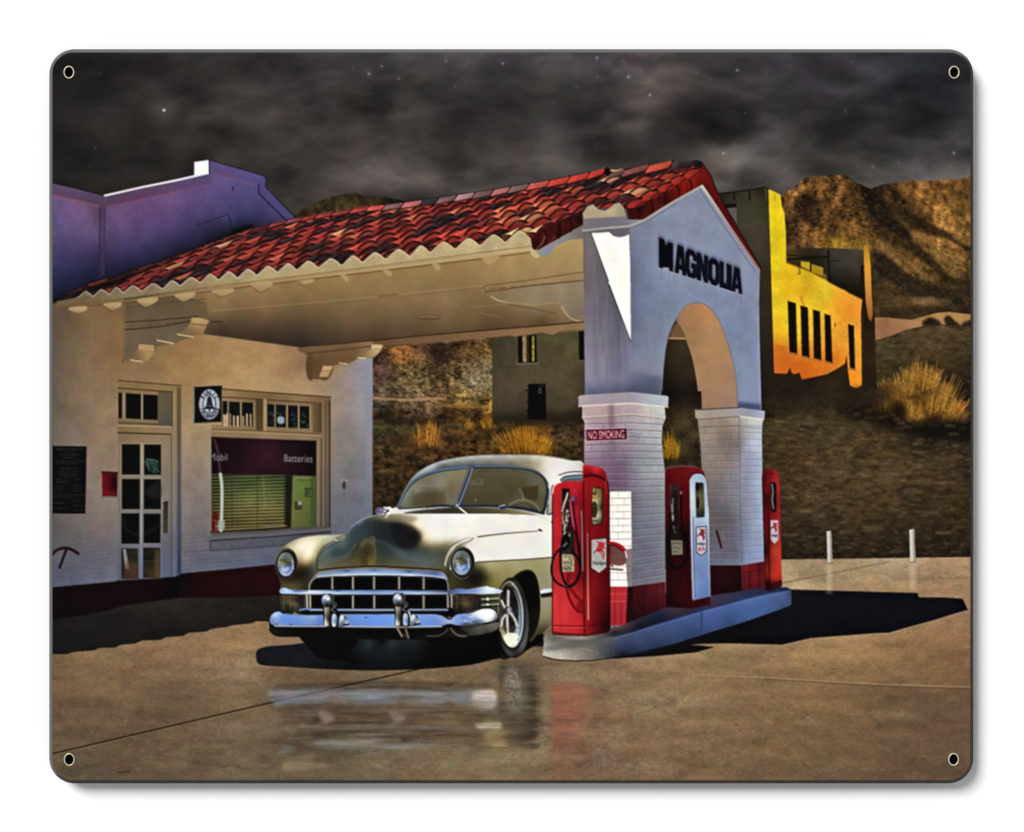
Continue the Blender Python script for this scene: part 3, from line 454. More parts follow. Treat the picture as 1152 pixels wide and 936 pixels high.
# raking edge of the roof beside the end wall
RAKE = piece('roof_rake', CAN, 'dark red tile ends along the gable edge')
fill(p('597,270 607,256 622,251 649,240 662,232 656,252 640,262 622,272 606,281 598,281'), cs('600,275:56,12,10 612,265:86,20,14 625,262:60,12,12 640,252:76,18,14 652,245:40,10,10'), RAKE, tex=N_VERT, amp=.3)
for x, y in ((612, 258), (628, 252), (641, 246)): st([(x, y), (x+3, y+8), (x+1, y+16)], 2.2, (22, 5, 6), RAKE, a=.8)
st('604,280 611,272 613,266', 1.4, (190, 130, 90), RAKE, a=.55); st('618,273 624,266', 1.3, (180, 120, 80), RAKE, a=.4)
fill(p('705,235 716,227 731,222 747,212.5 760,205 790,190 797,196 790,208 760,225 745,234 725,247 708,249'), cs('712,238:60,12,12 722,232:34,8,8 735,230:88,16,12 746,224:60,10,8 756,216:108,16,10 772,206:128,20,12 787,198:120,16,12 728,243:84,16,12'), RAKE, tex=N_VERT, amp=.2)
for x, y in ((718, 228), (732, 222), (747, 214), (762, 206), (776, 199)): st([(x, y+3), (x+2, y+9), (x+1.5, y+17)], 2, (26, 5, 5), RAKE, a=.75)
for a, b, c in (((706, 234), (716, 226), (731, 222)), ((722, 226), (734, 218), (748, 212)), ((742, 216), (752, 207), (763, 203)), ((757, 207), (768, 199), (779, 195)), ((770, 200), (780, 191), (792, 190))):
    fill(S([a, ((a[0]+b[0])/2-1, (a[1]+b[1])/2-2.5), b, c, ((c[0]+a[0])/2+2, (c[1]+a[1])/2+3.5)]), [[a[0], a[1], 186, 46, 30], [c[0], c[1], 120, 24, 20]], ROOF); st([((a[0]+c[0])/2-3, (a[1]+c[1])/2+4.5), c], 1.3, (26, 6, 6), RAKE, a=.8)
fill(p('790,184 800,198 807,216 820,240 838,270 856,300 855,305 848,299 820,256 800,222 788,204'), cs('793,195:112,18,14 805,222:96,14,14 825,252:90,12,14 850,298:96,16,16'), RAKE, tex=N_GRAIN, amp=.1)
st('790,183 800,198 807,216 820,240 838,270 856,301', 1.4, (26, 8, 8), RAKE, a=.7)
# mortar strip under the tiles
SCAL = piece('eave_board', CAN, 'cream wavy mortar strip below the tiles')
fill([(64, 339)] + EAVE + p('597,268 599,281 540,287 430,300 300,315.5 200,328 100,340.5 63,343'), cs('75,338:112,92,64 120,335:128,110,80 200,325:148,128,92 270,316:168,148,106 350,306:178,156,112 450,294:186,164,118 540,282:190,170,124 590,274:190,170,126'), SCAL, tex=N_MED + .5*N_FINE, amp=.06)
st(EAVE, 1.3, cs('90,330:170,160,150 250,312:206,196,176 400,295:214,200,170 590,270:214,198,160'), SCAL, a=.85)
st([(a+.3, b-1.6) for a, b in EAVE], 1.1, (34, 14, 12), ROOF, a=.55)
st('64,342 140,336 250,321 430,298.5 597,277', 1, (120, 94, 60), SCAL, a=.75); st('64,344 140,338.5 250,323.5 430,302 540,288.5 599,280.5', 2.4, cs('100,340:118,92,60 250,323:160,132,90 430,301:190,162,112 590,281:196,170,120'), SCAL, a=.9)
st('64,346.5 140,341 250,326 430,304.8 540,291.5 597,284', 1.4, (96, 70, 42), CAN, a=.6)
for q in ('78,346 97,344.5 96,350 88,353 80,350', '117,341.5 136,340 134,346 126,349.5 119,345', '155,337 177,334.5 174,341 164,345.5 158,342', '197,331.5 219,328.5 216,335 206,339.5 200,336', '239,327 262,324.5 260,330 248,334.5 242,331', '283,318 306,316 303,324 293,329 286,324', '333,316.5 353,314 349,319 341,321 335,320'):
    t = piece('rafter_tail', CAN); fill(S(p(q)), [[p(q)[0][0]+10, p(q)[0][1]+2, 178, 150, 104], [p(q)[3][0], p(q)[3][1], 150, 122, 80]], t); st(S(p(q)[2:], False), 1, (84, 60, 36), CAN, a=.5)
for q in ('382,308 388,308.5 392,314 390,317 386,313', '431,303 438,304 441,308 438,311 432,306', '486,296 494,297 495,303 490,303.5', '543,289 562,287.5 558,293 550,297.5 545,294'):
    t = piece('rafter_tail', CAN); fill(S(p(q)), (186, 158, 112), t, a=.8, feather=.6)
fill(S(p('598,280 604,284 607,289 602,290 597,285')), (196, 172, 132), SCAL)
fill(p('606,282 622,272.5 640,262.5 655,254 656,268 640,270 625,276 618,287 608,288'), cs('612,285:132,140,160 640,266:128,124,124 652,262:120,112,108'), CAN, tex=N_MED, amp=.04)

# end wall with the arch
GAB = piece('end_wall', CAN, 'white stucco end wall in bluish shade with a tall arch')
arch_o = S(p('745,444 747,413 750.5,386 756.7,367 762,357.7 769,347 777.5,342 786,341 794,343.7 802.5,351.5 810,364 816,379.6 822,398 826.5,417 828.7,434 830,462'), False)
arch_i = S(p('786,462 785,440 782.7,423 778.5,402.5 773,386 767,371 761,361'), False)
WALL = p('655.5,240 661,232 667,230 674,236 681,237 686,234 692,229 697,228 702,234 705.5,247 725,247 745,234 760,225 790,208 800,222 830,268 855,303.5 853.5,340 856.5,462')
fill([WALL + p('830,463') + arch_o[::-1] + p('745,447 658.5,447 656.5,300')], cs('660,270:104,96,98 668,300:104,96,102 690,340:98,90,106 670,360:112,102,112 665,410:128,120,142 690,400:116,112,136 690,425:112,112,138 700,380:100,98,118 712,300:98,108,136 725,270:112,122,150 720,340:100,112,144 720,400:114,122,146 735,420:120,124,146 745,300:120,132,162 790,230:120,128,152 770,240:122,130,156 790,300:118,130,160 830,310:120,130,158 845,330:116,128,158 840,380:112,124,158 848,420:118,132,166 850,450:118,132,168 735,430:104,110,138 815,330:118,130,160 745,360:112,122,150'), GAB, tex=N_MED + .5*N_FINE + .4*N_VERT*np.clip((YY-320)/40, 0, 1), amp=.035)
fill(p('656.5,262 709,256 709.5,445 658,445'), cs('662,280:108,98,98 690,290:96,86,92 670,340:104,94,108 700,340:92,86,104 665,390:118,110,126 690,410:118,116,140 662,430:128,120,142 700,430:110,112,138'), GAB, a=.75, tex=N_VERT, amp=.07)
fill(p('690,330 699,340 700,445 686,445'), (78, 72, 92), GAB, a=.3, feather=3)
fill(p('655.5,240 661,232 667,230 674,236 681,237 686,234 692,229 697,228 702,234 705.5,247 704,243.5 657,246'), cs('660,238:168,148,104 690,238:172,150,104 702,242:150,134,104'), GAB, tex=N_MED, amp=.06)
fill(p('656,246 705,243.5 706,254 657,257.5'), cs('660,252:112,106,108 695,250:110,106,120'), GAB)
st('656,259.5 682,256.5 708,254.5 725,247.5 745,234.6 760,225.6 790,209', 2.2, (168, 156, 142), GAB, a=.85); st('656,262 708,257.3 727,250 760,229', 1.2, (86, 80, 86), GAB, a=.5)
st('790,209.5 800,224 820,254 853,302.5', 3, cs('790,212:190,176,160 820,255:150,126,120 850,298:140,110,104'), GAB, a=.9); st('787,213 797,228 817,258 850,306', 1.3, (78, 82, 104), GAB, a=.5)
st('709.3,258 709.5,445', 1, (140, 142, 158), GAB, a=.3)
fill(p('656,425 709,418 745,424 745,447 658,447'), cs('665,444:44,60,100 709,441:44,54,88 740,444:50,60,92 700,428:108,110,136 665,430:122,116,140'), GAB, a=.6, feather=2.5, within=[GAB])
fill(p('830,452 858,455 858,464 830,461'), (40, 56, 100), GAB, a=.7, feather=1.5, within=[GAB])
fill(p('665,262.3 675,261.8 685,261 690,265.5 697,267 704,265.5 707.8,263.4 709,300 709.6,384 697,350 686.5,321 684,318 684.6,315.5'), cs('675,266:236,228,214 700,280:240,232,220 698,320:244,234,214 706,360:244,234,216 690,290:232,224,212'), GAB, tex=N_FINE*.5+N_GRAIN*.4, amp=.035)
st('665,262 684.5,316 684,319 697,351 709.6,384', 1, (44, 34, 36), GAB, a=.7)
st('853.6,320 853.6,380 856,460', 1.2, (170, 178, 196), GAB, a=.4)
# inside of the arch
st(arch_o, 1.2, (60, 56, 72), GAB, a=.55)
INTR = piece('arch_soffit', CAN, 'tan lit underside of the arch')
fill(arch_i + [a for a in arch_o if a[0] > 761], cs('775,350:176,126,80 790,350:190,134,84 800,375:176,134,92 790,400:172,132,92 810,420:170,130,94 800,450:162,124,96 780,385:160,122,80 820,450:158,126,104 765,362:150,116,82'), INTR, tex=N_MED, amp=.04)
BK = [a for a in arch_o if a[0] < 762.5] + arch_i[::-1]
fill(BK, cs('750,380:44,34,20 765,390:58,48,30 775,420:50,40,26 755,410:42,32,20 750,440:22,17,10 775,440:30,22,14 760,372:60,44,28'), piece('olive_wall', RUIN, 'dim wall of the ruin seen through the arch'), tex=N_MED, amp=.15); AW = len(PIECES)-1
fill(p('755,372 762,362 770,378 772,381 754,380'), (118, 84, 50), CAN, within=[AW]); st('753,380.5 772,381', 2, (176, 140, 96), CAN, a=.9, within=[AW, CAN])
fill(p('744,440 789,440 797,640 744,640'), cs('755,450:20,15,9 775,450:26,19,12 760,480:48,38,20 780,480:60,50,30 760,520:52,42,18 775,500:52,42,24'), SCRUB, tex=N_MED + .5*N_GRAIN, amp=.35)
tuft(754, 516, 20, 30, 60, (120, 84, 10), (196, 146, 26), 16)
# MAGNOLIA
LET = ((741.2, 757.5, 'M', .05), (759, 772.2, 'A', .03), (771, 784, 'G', .035), (783.7, 796.8, 'N', .04), (797, 809.5, 'O', .04), (809.6, 820, 'L', .04), (817.2, 823.4, 'I', .05), (823, 835.2, 'A', .03))
GLY = {'M': ['0,0 .36,0 .5,.2 .64,.03 1,.03 1,1 .72,1 .7,.9 .3,.95 .26,1 0,1'], 'A': ['.24,0 .76,0 1,1 .66,1 .62,.84 .4,.84 .34,1 0,1', '.5,.36 .57,.66 .43,.66'],
       'G': ['.25,0 .75,0 1,.16 1,.36 .66,.36 .64,.22 .42,.2 .36,.32 .36,.7 .44,.82 .62,.82 .66,.66 .5,.66 .5,.46 1,.46 1,.9 .78,1 .25,1 0,.82 0,.18'],
       'N': ['0,0 .38,0 .64,.4 .64,0 1,0 1,1 .64,1 .38,.56 .38,1 0,1'], 'O': ['.28,0 .72,0 1,.16 1,.84 .72,1 .28,1 0,.84 0,.16', '.42,.22 .58,.22 .64,.3 .64,.7 .58,.79 .42,.79 .36,.7 .36,.3'],
       'L': ['0,0 .46,0 .46,.78 1,.78 1,1 0,1'], 'I': ['0,0 1,0 1,1 0,1']}
GLY = {k: [p(r) for r in v] for k, v in GLY.items()}
for x0, x1, ch, off in LET:
    ty = lambda x: 267 + (x-741)*(303-267)/93; by = lambda x: 300.8 + (x-741)*(331-300.8)/93
    lp = piece('letter', CAN)
    quad = [(x0, ty(x0)), (x1, ty(x1)), (x1, by(x1)), (x0, by(x0))]
    sh = [(a-.3, b-2.4) for a, b in quad]
    def gl(qd):
        tl, tr, br, bl = [np.array(v) for v in qd]
        return [[tuple((1-v)*((1-u)*tl + u*tr) + v*((1-u)*bl + u*br)) for u, v in ring] for ring in GLY[ch]]
    sl, m = cover(gl(sh), 5); put(sl, gauss(m, 1.6)*.6, np.array((24, 32, 62), np.float32))
    fill(gl([(a+.3, b+1.1) for a, b in quad]), (178, 160, 146), GAB, a=.6)
    fill(gl(quad), cs('745,285:5,7,11 790,300:9,12,28 830,315:10,14,36'), lp)
for i in range(26):
    x = RNG.uniform(742, 834); y = 302 + (x-741)*.325; st([(x, y), (x+RNG.uniform(-.3, .3), y+RNG.uniform(6, 22))], 1, (104, 106, 130), GAB, a=.3, within=[GAB])

# piers
PIER = piece('brick_pier', CAN, 'white painted brick pier at the near end of the island')
fill(p('655,456 711,452 747.5,457 749,470 745,480 744.5,500 748,530 748.5,700 684,706 656,706 657.5,475 655,470'), cs('665,462:176,150,148 700,460:160,140,146 690,475:142,120,130 665,480:160,140,146 665,500:150,128,142 695,505:124,104,124 670,525:124,98,124 700,525:108,84,112 690,545:104,74,104 670,545:112,84,110 725,465:172,164,158 725,490:150,148,154 740,500:152,152,158 725,530:138,140,144 740,560:126,128,136 725,580:110,112,126 740,600:108,110,126 725,640:100,102,118 740,640:104,106,120 722,610:98,100,116'), PIER, tex=N_MED+.6*N_FINE, amp=.05)
fill(p('686,553 710,552.5 711,660 684,661'), cs('690,560:236,222,204 705,600:242,228,212 695,640:240,228,214 706,650:236,224,206'), PIER, tex=N_MED, amp=.04)
def brick(xa, xb, y0, y1, n, sa, sb, c, a, vert, seed):
    """courses between two vertical edges; sa, sb: extra drop of the right end at top and bottom"""
    r = random.Random(seed)
    for k in range(n+1):
        t = k/n; y = y0 + (y1-y0)*t; d = sa + (sb-sa)*t
        st([(xa, y), (xb, y+d)], .9, c, PIER if xb < 760 else PIER2, a=a)
        st([(xa, y+1.1), (xb, y+1.1+d)], .9, (206, 200, 204), PIER if xb < 760 else PIER2, a=a*.3)
        if k < n:
            hh = (y1-y0)/n
            for j in range(vert):
                if r.random() < .8:
                    f = (j + (.25 if k % 2 else .75))/vert + r.uniform(-.03, .03); x = xa + (xb-xa)*f
                    st([(x, y+d*f), (x, y+hh+d*f)], .8, c, PIER if xb < 760 else PIER2, a=a*.6)
brick(658, 711, 477, 548, 9, -1.5, -.5, (88, 66, 86), .75, 2, 1); brick(711, 747, 475.5, 652, 22, 2, -6, (76, 76, 90), .7, 0, 2); brick(686, 711, 553, 660, 14, -.3, 0, (140, 106, 90), .65, 2, 3)
fill(p('684,660 711,660 706.5,703 684,704'), cs('690,670:196,28,34 700,690:190,22,36 690,700:176,18,30'), PIER); 
for y in (668, 676.5): st([(686, y), (707, y)], 1, (226, 90, 88), PIER, a=.5)
for x in (691.5, 699): st([(x, 678), (x, 702)], 1.2, (110, 8, 18), PIER, a=.7)
st('692,661 692,676', 1, (120, 10, 20), PIER, a=.5)
fill(p('706,660 713,659.5 713,703 704,703'), (34, 6, 12), PIER, feather=.5); fill(p('712,659.5 748.5,654.5 748.8,693 712,702.5'), cs('716,670:64,6,14 740,662:96,12,24 730,690:44,3,10 745,690:56,4,12'), PIER, tex=N_VERT, amp=.18)
fill(S(p('686,613 694,611 702,616 704,634 688,634')), (98, 46, 42), PIER, a=.9, tex=N_MED, amp=.15); st('687,640 700,641', 2.4, (40, 26, 22), PIER, a=.7); fill(p('703,618 711,617 711,660 706,660'), (96, 84, 92), PIER, a=.8); st('703,618 705,627', 1.4, (226, 214, 200), PIER, a=.8)
CAP = piece('pier_capital', CAN, 'projecting stone cap of the near pier')
fill(p('650.5,446 654,444.6 711,441 751,445.5 752,447 751.5,457.5 711,453.2 651,456.8'), cs('660,450:160,146,148 700,448:144,132,142 725,449:156,156,168 745,452:158,162,178'), CAP, tex=N_MED, amp=.04)
st('651,457 711,453.6 751,458', 1.6, (224, 204, 176), PIER, a=.75); st('655,469.5 711,465.5 747,470', 1.6, (210, 180, 150), PIER, a=.6); st('655,471 711,467 747,471.5', .9, (112, 92, 96), PIER, a=.6)
fill(p('685,455 691,455 692,500 684,500'), (92, 66, 72), PIER, a=.45, feather=1.6)
NS = piece('no_smoking_sign', CAN, 'maroon NO SMOKING plate'); fill(p('659.5,483.3 704.8,482 705,494.3 659.8,495.8'), cs('662,490:92,6,22 680,490:112,8,28 703,488:70,4,20'), NS)
st('659,482.6 705,481.2', .9, (206, 176, 180), PIER, a=.6); st('659.5,496.6 705,495', .9, (206, 176, 180), PIER, a=.6)
text('NO SMOKING', '661.6,485.4 702.3,483.6 702.4,492.8 661.8,494.2', (226, 176, 190), NS, offset=.012)
PIER2 = piece('brick_pier', CAN, 'white painted brick pier at the far end of the island')
fill(p('784.5,470 832,467 859,470 857.5,478 857,490 858,560 860.5,632 860,664 834,672 798,672 788,500 786,482'), cs('800,476:142,122,100 820,480:138,118,102 795,500:138,122,112 815,520:128,108,100 829,500:110,98,94 800,560:104,94,92 820,580:92,84,90 826,620:88,88,104 805,620:92,92,108 845,475:172,170,166 845,500:152,162,184 845,550:136,146,172 845,600:124,136,166 845,628:112,128,166'), PIER2, tex=N_MED+.5*N_VERT, amp=.05)
brick(786.5, 831.5, 480, 636, 20, -1, 0, (92, 76, 72), .45, 4, 4); brick(832, 858, 478.5, 631, 20, 1, -3, (92, 98, 124), .5, 0, 5)
st('831.8,470 832.5,560 834.5,636', 1.2, (86, 82, 92), PIER2, a=.5)
fill(p('796,636 834.5,636 835,671.5 797,671.5'), cs('805,645:46,4,10 825,665:26,2,6'), PIER2); fill(p('834.5,636 860.3,631.5 860.6,663 835,671.5'), cs('845,640:112,12,18 845,660:84,8,16 857,640:92,8,14'), PIER2, tex=N_VERT, amp=.25)
st('834.5,645 860,640.5', .9, (60, 8, 14), PIER2, a=.8); st('834.5,650 860,645', .9, (60, 8, 14), PIER2, a=.5)
CAP2 = piece('pier_capital', CAN, 'projecting stone cap of the far pier')
fill(p('781.8,461 785,460.5 832,458.6 860,462.2 860.6,463 860,471 832,467.6 786,471.5 782.3,470'), cs('790,466:154,136,116 820,464:158,140,124 845,464:136,142,166 857,467:150,158,182'), CAP2, tex=N_MED, amp=.03)
st('784,461 832,458.4', 1.3, (34, 36, 56), GAB, a=.7); st('785,472 832,468.5', 1.1, (92, 74, 62), PIER2, a=.7); st('833,468.8 859,472', 1.6, (206, 200, 184), PIER2, a=.7); st('786,481 832,479', 1, (96, 78, 68), PIER2, a=.6); st('833,480 857,482', 1, (104, 100, 104), PIER2, a=.6)
st('806.3,597.5 808.5,606 811.5,616', 2.6, (58, 20, 26), PIER2); st('812,599 815,607', 2, (124, 110, 112), PIER2, a=.4)

# base band, door, signs, window of the office --------------------------------
BASE = piece('base_band', OFF, 'dark red painted band along the foot of the wall')
fill(p('50,661.5 130,654.2 132,652.6 196,648 200,645.6 260,640 312,634.6 335,632 335,672 312,670 250,672.5 200,672.5 170,677 140,681 120,687 100,691 76,695 50,697'), cs('60,680:16,3,7 100,670:24,3,8 150,665:26,3,7 180,660:22,2,6 198,660:8,1,3 250,655:48,4,9 300,650:56,5,11 225,665:40,3,8 280,668:36,3,7'), BASE, tex=N_MED, amp=.12)
fill(p('191,650 200,646 200,673 188,674'), (5, 2, 3), BASE, a=.75, feather=1.2)
DOOR = piece('door', OFF, 'cream glazed door with eight small panes')
fill(p('132.8,427 203.8,433.4 204,646 196,649 132.5,653'), cs('140,433:142,112,68 170,432:148,116,72 198,436:150,118,76 165,483:152,122,80 140,483:140,112,70 140,492:138,114,84 185,500:148,126,98 190,540:136,122,104 135,540:130,112,90 188,590:112,106,108 135,590:112,104,102 160,612:112,110,118 188,630:94,96,116 134,630:92,96,110 134,650:84,92,112 197,560:132,122,112 197,630:96,104,128'), DOOR, tex=N_MED, amp=.03)
fill(p('199,436 203.8,436 203.8,646 199.5,647'), cs('201,450:104,84,58 201,520:92,86,88 201,600:66,74,102 202,640:44,54,88'), DOOR, a=.9)
fill(p('133,441 178,444 178,475 133,473'), (138, 112, 72), DOOR); fill(p('178,440 193,441.5 193,479.5 132.8,477 132.8,474 178,476'), cs('186,455:104,88,64 186,475:92,82,74 140,476:98,86,68'), DOOR)
st('133,428 203.8,434', 1.3, (70, 50, 30), DOOR, a=.75); st('133,436.6 194,441', 1.3, (62, 42, 26), DOOR, a=.85); st('193.5,441 193.5,480', 1.3, (70, 52, 34), DOOR, a=.8); st('133,478.5 193,480.5', 1.4, (192, 160, 110), DOOR, a=.8); st('133,486.8 192,488.6', 1.4, (54, 40, 26), DOOR, a=.9)
st('192.6,489 193,648', 1, (76, 66, 58), DOOR, a=.7); st('196,440 196.3,646', 1.6, cs('196,450:168,136,92 196,550:142,130,116 196,630:108,116,136'), DOOR, a=.7)
for q in ('133.2,441.8 137.2,442 137.2,470.6 133.2,470.6', '141.6,442.2 158.6,443.4 158.6,471.6 141.6,470.8', '161,443.6 177.4,444.6 177.4,472.6 161,471.8'):
    g = piece('window_pane', OFF); fill(p(q), (7, 7, 9), g)
st('139.5,442 139.6,471', 1.6, (150, 136, 108), DOOR); st('159.8,443 159.8,472', 1.6, (150, 136, 108), DOOR)
panes = [(137, 499.8, 157.5, 534), (162, 500, 181.2, 534.2), (137, 538.8, 157.4, 572.8), (161.8, 539, 181, 572.8), (136.6, 577.6, 156.8, 611.8), (161.4, 577.8, 180.6, 611), (136.4, 616.8, 155.6, 651.2), (161, 616, 180.2, 650)]
for i, (a, b, c, d) in enumerate(panes):
    g = piece('window_pane', OFF)
    st([(a-1, b-1), (c+1, b-1), (c+1, d+1), (a-1, d+1), (a-1, b-1)], 2.2, cs('140,510:160,142,116 170,510:160,144,122 140,560:150,142,132 170,600:136,136,142 150,640:116,126,144'), DOOR, a=.3)
    fill([(a, b), (c, b), (c, d), (a, d)], [[a, b, 3, 5, 6], [c, d, 8, 11, 11], [a, d, 6, 8, 8]] if i < 6 else [[a, b, 26, 26, 26], [c, d, 58, 42, 28], [a, d, 50, 36, 26], [c, b, 40, 38, 26]], g, tex=N_MED, amp=.3)
    if i == 1: fill(S(p('163,517 178,518 179,530 174,533 166,528')), (44, 70, 64), g, a=.8, tex=N_FINE, amp=.4); st('164,516 178,519', 1, (118, 124, 120), g, a=.6); st('165,519 168,529', 1.2, (112, 118, 114), g, a=.5)
    if i == 3: fill(S(p('163,556 170,546 180,541 181,560')), (44, 46, 40), g, a=.55, feather=1)
    if i == 4: st(S(p('139,582 142,595 150,600 156,602'), False), 1.5, (48, 40, 44), g, a=.6)
    if i == 5: st('164,600 180,592', 3, (30, 34, 30), g, a=.5)
    if i == 6: fill(p('138,617.5 141.5,617.5 145.5,640 141,640'), (150, 146, 138), g, a=.85); fill(p('143,630 155,636 155,650 138,650'), (88, 62, 42), g, a=.6, feather=1)
    if i == 7: fill(p('174,618 180,618 180,650 174,650'), (96, 74, 44), g, a=.6, feather=1); st('162,632 180,630', 1.2, (84, 70, 46), g, a=.5)
st('159.6,500 159.2,580 158.4,650', 2.6, cs('159,510:168,150,124 159,560:160,150,140 158,600:138,138,146 158,640:104,116,140'), DOOR, a=.9)
HAND = piece('door_handle', OFF, 'long bronze door pull'); fill(p('184,565.5 189.2,565 188.6,600 183.4,599.5'), cs('186,570:58,46,32 186,595:72,58,34'), HAND); st('184,566 188,564.6', 1.6, (18, 14, 10), HAND)
PLQ = piece('plaque', OFF, 'black notice board with small grey writing'); fill(p('58,501.6 97.6,502 96.2,578 57.5,577.8'), (7, 7, 10), PLQ); st('97.8,503 96.6,577', 1, (150, 70, 66), OFF, a=.5)
for y, x0, x1, a in ((505.5, 64, 92, .6), (509, 72, 84, .5), (511.8, 67, 88, .5), (514.8, 71, 85, .5), (518.6, 62, 95, .35), (521, 63, 88, .35), (527, 69, 86, .55), (530.5, 68, 87, .35), (533.5, 66, 88, .35), (536, 69, 86, .35), (539.5, 64, 73, .45), (539.5, 84, 91, .4), (542.5, 63, 75, .4), (546, 61, 68, .4), (546, 84, 92, .4), (549, 61, 71, .4), (549, 84, 92, .4), (552, 61, 70, .4), (552, 83, 93, .4), (556.6, 60, 95, .3), (559, 60, 84, .3), (563, 82, 93, .4), (565.8, 60, 76, .4), (569, 82, 94, .4), (572, 60, 78, .4), (574, 83, 93, .4)):
    x = x0
    while x < x1:
        e = min(x + RNG.uniform(1.5, 5), x1); st([(x, y), (e, y)], 1, (104, 104, 108), PLQ, a=a*RNG.uniform(.5, 1)); x = e + 1.1
RB = piece('wall_box', OFF, 'small dark red box on the wall'); fill(p('114.6,530.6 127,531 132.4,531.2 132,558.2 115,558'), cs('117,545:112,8,18 122,540:92,6,18 128,545:28,2,8 124,556:104,12,16'), RB); st('114.5,531 132.5,531.5', 1.4, (58, 4, 10), RB); st('116,554 132,554.5', 1, (130, 30, 34), RB, a=.6); st('114.6,558.8 132,558.8', 1.2, (60, 40, 40), OFF, a=.5)
RAIL = piece('rail', OFF, 'dark red bent pipe rail'); st(S(p('57,625.5 63,619.5 70,616.8 77,617 83,619.5 88,622.8'), False), 3.4, (44, 12, 20), RAIL); st('75,617 71,628 67,638.5', 3, (36, 12, 20), RAIL)
TEL = piece('telephone_sign', OFF, 'black box sign with a bell in an oval reading PUBLIC TELEPHONE')
st('218.3,434 217,455 218,476', 2.2, (122, 128, 116), TEL, a=.8); fill(p('218.8,435.2 249.8,433.6 249.6,474.6 218.6,476'), (6, 7, 10), TEL); st('219,434.6 249.6,433', 1, (150, 140, 120), TEL, a=.6)
fill(ell(235.6, 455, 11.6, 17), cs('226,450:176,170,176 240,445:170,180,184 236,468:150,150,164'), TEL); st(ell(235.6, 454.6, 7, 10.4) + [(242.6, 454.6)], 1.1, (40, 44, 52), TEL, a=.9)
fill(ell(235.4, 454.6, 6.4, 9.6), (176, 184, 192), TEL); fill(S(p('233,448.5 234.5,446 236.8,446 238.2,448.5 239,454 240.6,458.2 241.4,459.8 230,459.8 231,457.5 232.4,454')), (48, 40, 58), TEL); st('230.5,459.6 241,459.6', 1.3, (24, 20, 30), TEL); st('235.6,459 235.6,462.6', 1.6, (34, 28, 40), TEL); st('231.5,456.5 240,456.5', .8, (130, 124, 140), TEL, a=.6)
for word, a0, a1, flip in (('PUBLIC', 205, 335, False), ('TELEPHONE', 165, 15, True)):
    for i, ch in enumerate(word):
        t = math.radians(a0 + (a1-a0)*(i+.5)/len(word)); rx, ry = 9.3, 13.8
        c = np.array((235.6 + rx*math.cos(t), 454.9 + ry*math.sin(t))); tan = np.array((-rx*math.sin(t), ry*math.cos(t))); tan /= np.linalg.norm(tan)
        if flip: tan = -tan
        nrm = np.array((-tan[1], tan[0])); hw, hh = (1.3, 1.9) if not flip else (1.15, 1.9)
        if ch == 'I': hw = .4
        text(ch, [tuple(c - tan*hw - nrm*hh), tuple(c + tan*hw - nrm*hh), tuple(c + tan*hw + nrm*hh), tuple(c - tan*hw + nrm*hh)], (26, 26, 40), TEL, offset=.03)
# shop window
WF = piece('shop_window_frame', OFF, 'tan timber frame of the shop window')
fill(p('249.5,438 372.2,447.2 372,592 372,598 238,610 237.4,492 238,478 249.5,478'), cs('260,441:156,124,78 340,447:146,116,76 366,460:124,98,64 366,520:126,106,82 366,570:104,94,88 300,486:152,124,84 245,486:150,122,80 350,490:142,116,80 300,603:84,84,92 245,604:88,86,92 350,597:84,82,86 365,592:88,82,82 293,465:112,88,56'), WF, tex=N_MED, amp=.03)
st('249.5,437.6 372.4,446.8', 1.3, (70, 48, 28), WF, a=.85); st('250,446.6 290,449 356,453.4', 1.4, (64, 44, 26), WF, a=.7)
fill(p('288,449 296,449.5 296,484 288,484'), (72, 52, 32), WF, a=.7); fill(p('296.3,448.6 300,449 300,485.6 296.3,485.4'), (172, 142, 92), WF); fill(p('352,452 362,453 362,487 352,486.5'), cs('354,470:112,88,58 360,470:92,72,48'), WF)
st('238,484.2 300,487 361,490', 1.6, (176, 148, 104), WF, a=.8); st('238,483 286,484.5 360,488.4', 1, (58, 42, 26), WF, a=.6); st('238,491.4 300,494 356,496', 1.1, (64, 44, 30), WF, a=.7)
for x, w, c in ((358, 2, (152, 128, 94)), (361.5, 1.2, (76, 60, 42)), (363.6, 1.6, (140, 118, 90)), (366.4, 1.3, (84, 68, 50)), (370.8, 2.4, (66, 52, 38))): st([(x, 452 if x > 362 else 494), (x, 592)], w, c, WF, a=.75)
for q in ('250.6,451 255.8,451.4 255.8,478.6 250.6,478.4', '257.4,451.6 270.2,452.4 270.2,479 257.4,478.6', '272,452.4 284.8,453.2 284.8,479.4 272,479', '300.8,454.6 308.8,455 308.8,480.4 300.8,480', '310.2,455 321.8,455.8 321.8,481 310.2,480.6', '324,456 335.2,456.6 335.2,481.6 324,481.2', '337,456.6 348,457.4 348,482.2 337,481.8'):
    g = piece('window_pane', OFF); z = p(q); fill(z, (14, 18, 22), g, tex=N_MED, amp=.3)
    if z[0][0] < 290:
        for k in range(3):
            x = z[0][0] + 1.5 + k*(z[1][0]-z[0][0])/3; st([(x, 467.5+RNG.uniform(-1.5, 2)), (x, 478.5)], 2.1, (232, 196, 150), g, a=RNG.uniform(.5, 1))
        st([(z[0][0]+.5, 474), (z[1][0]-.5, 474.5)], 1, (150, 110, 70), g, a=.5)
    else:
        for k in range(9): x, y = RNG.uniform(z[0][0]+1, z[1][0]-1), RNG.uniform(464, 480); st([(x, y), (x+1, y+1)], 1.6, (92, 112, 112) if k % 2 else (60, 76, 66), g, a=.5)
    st([(z[1][0]+.9, z[1][1]), (z[1][0]+.9, z[2][1])], 1.5, (160, 132, 88), WF)
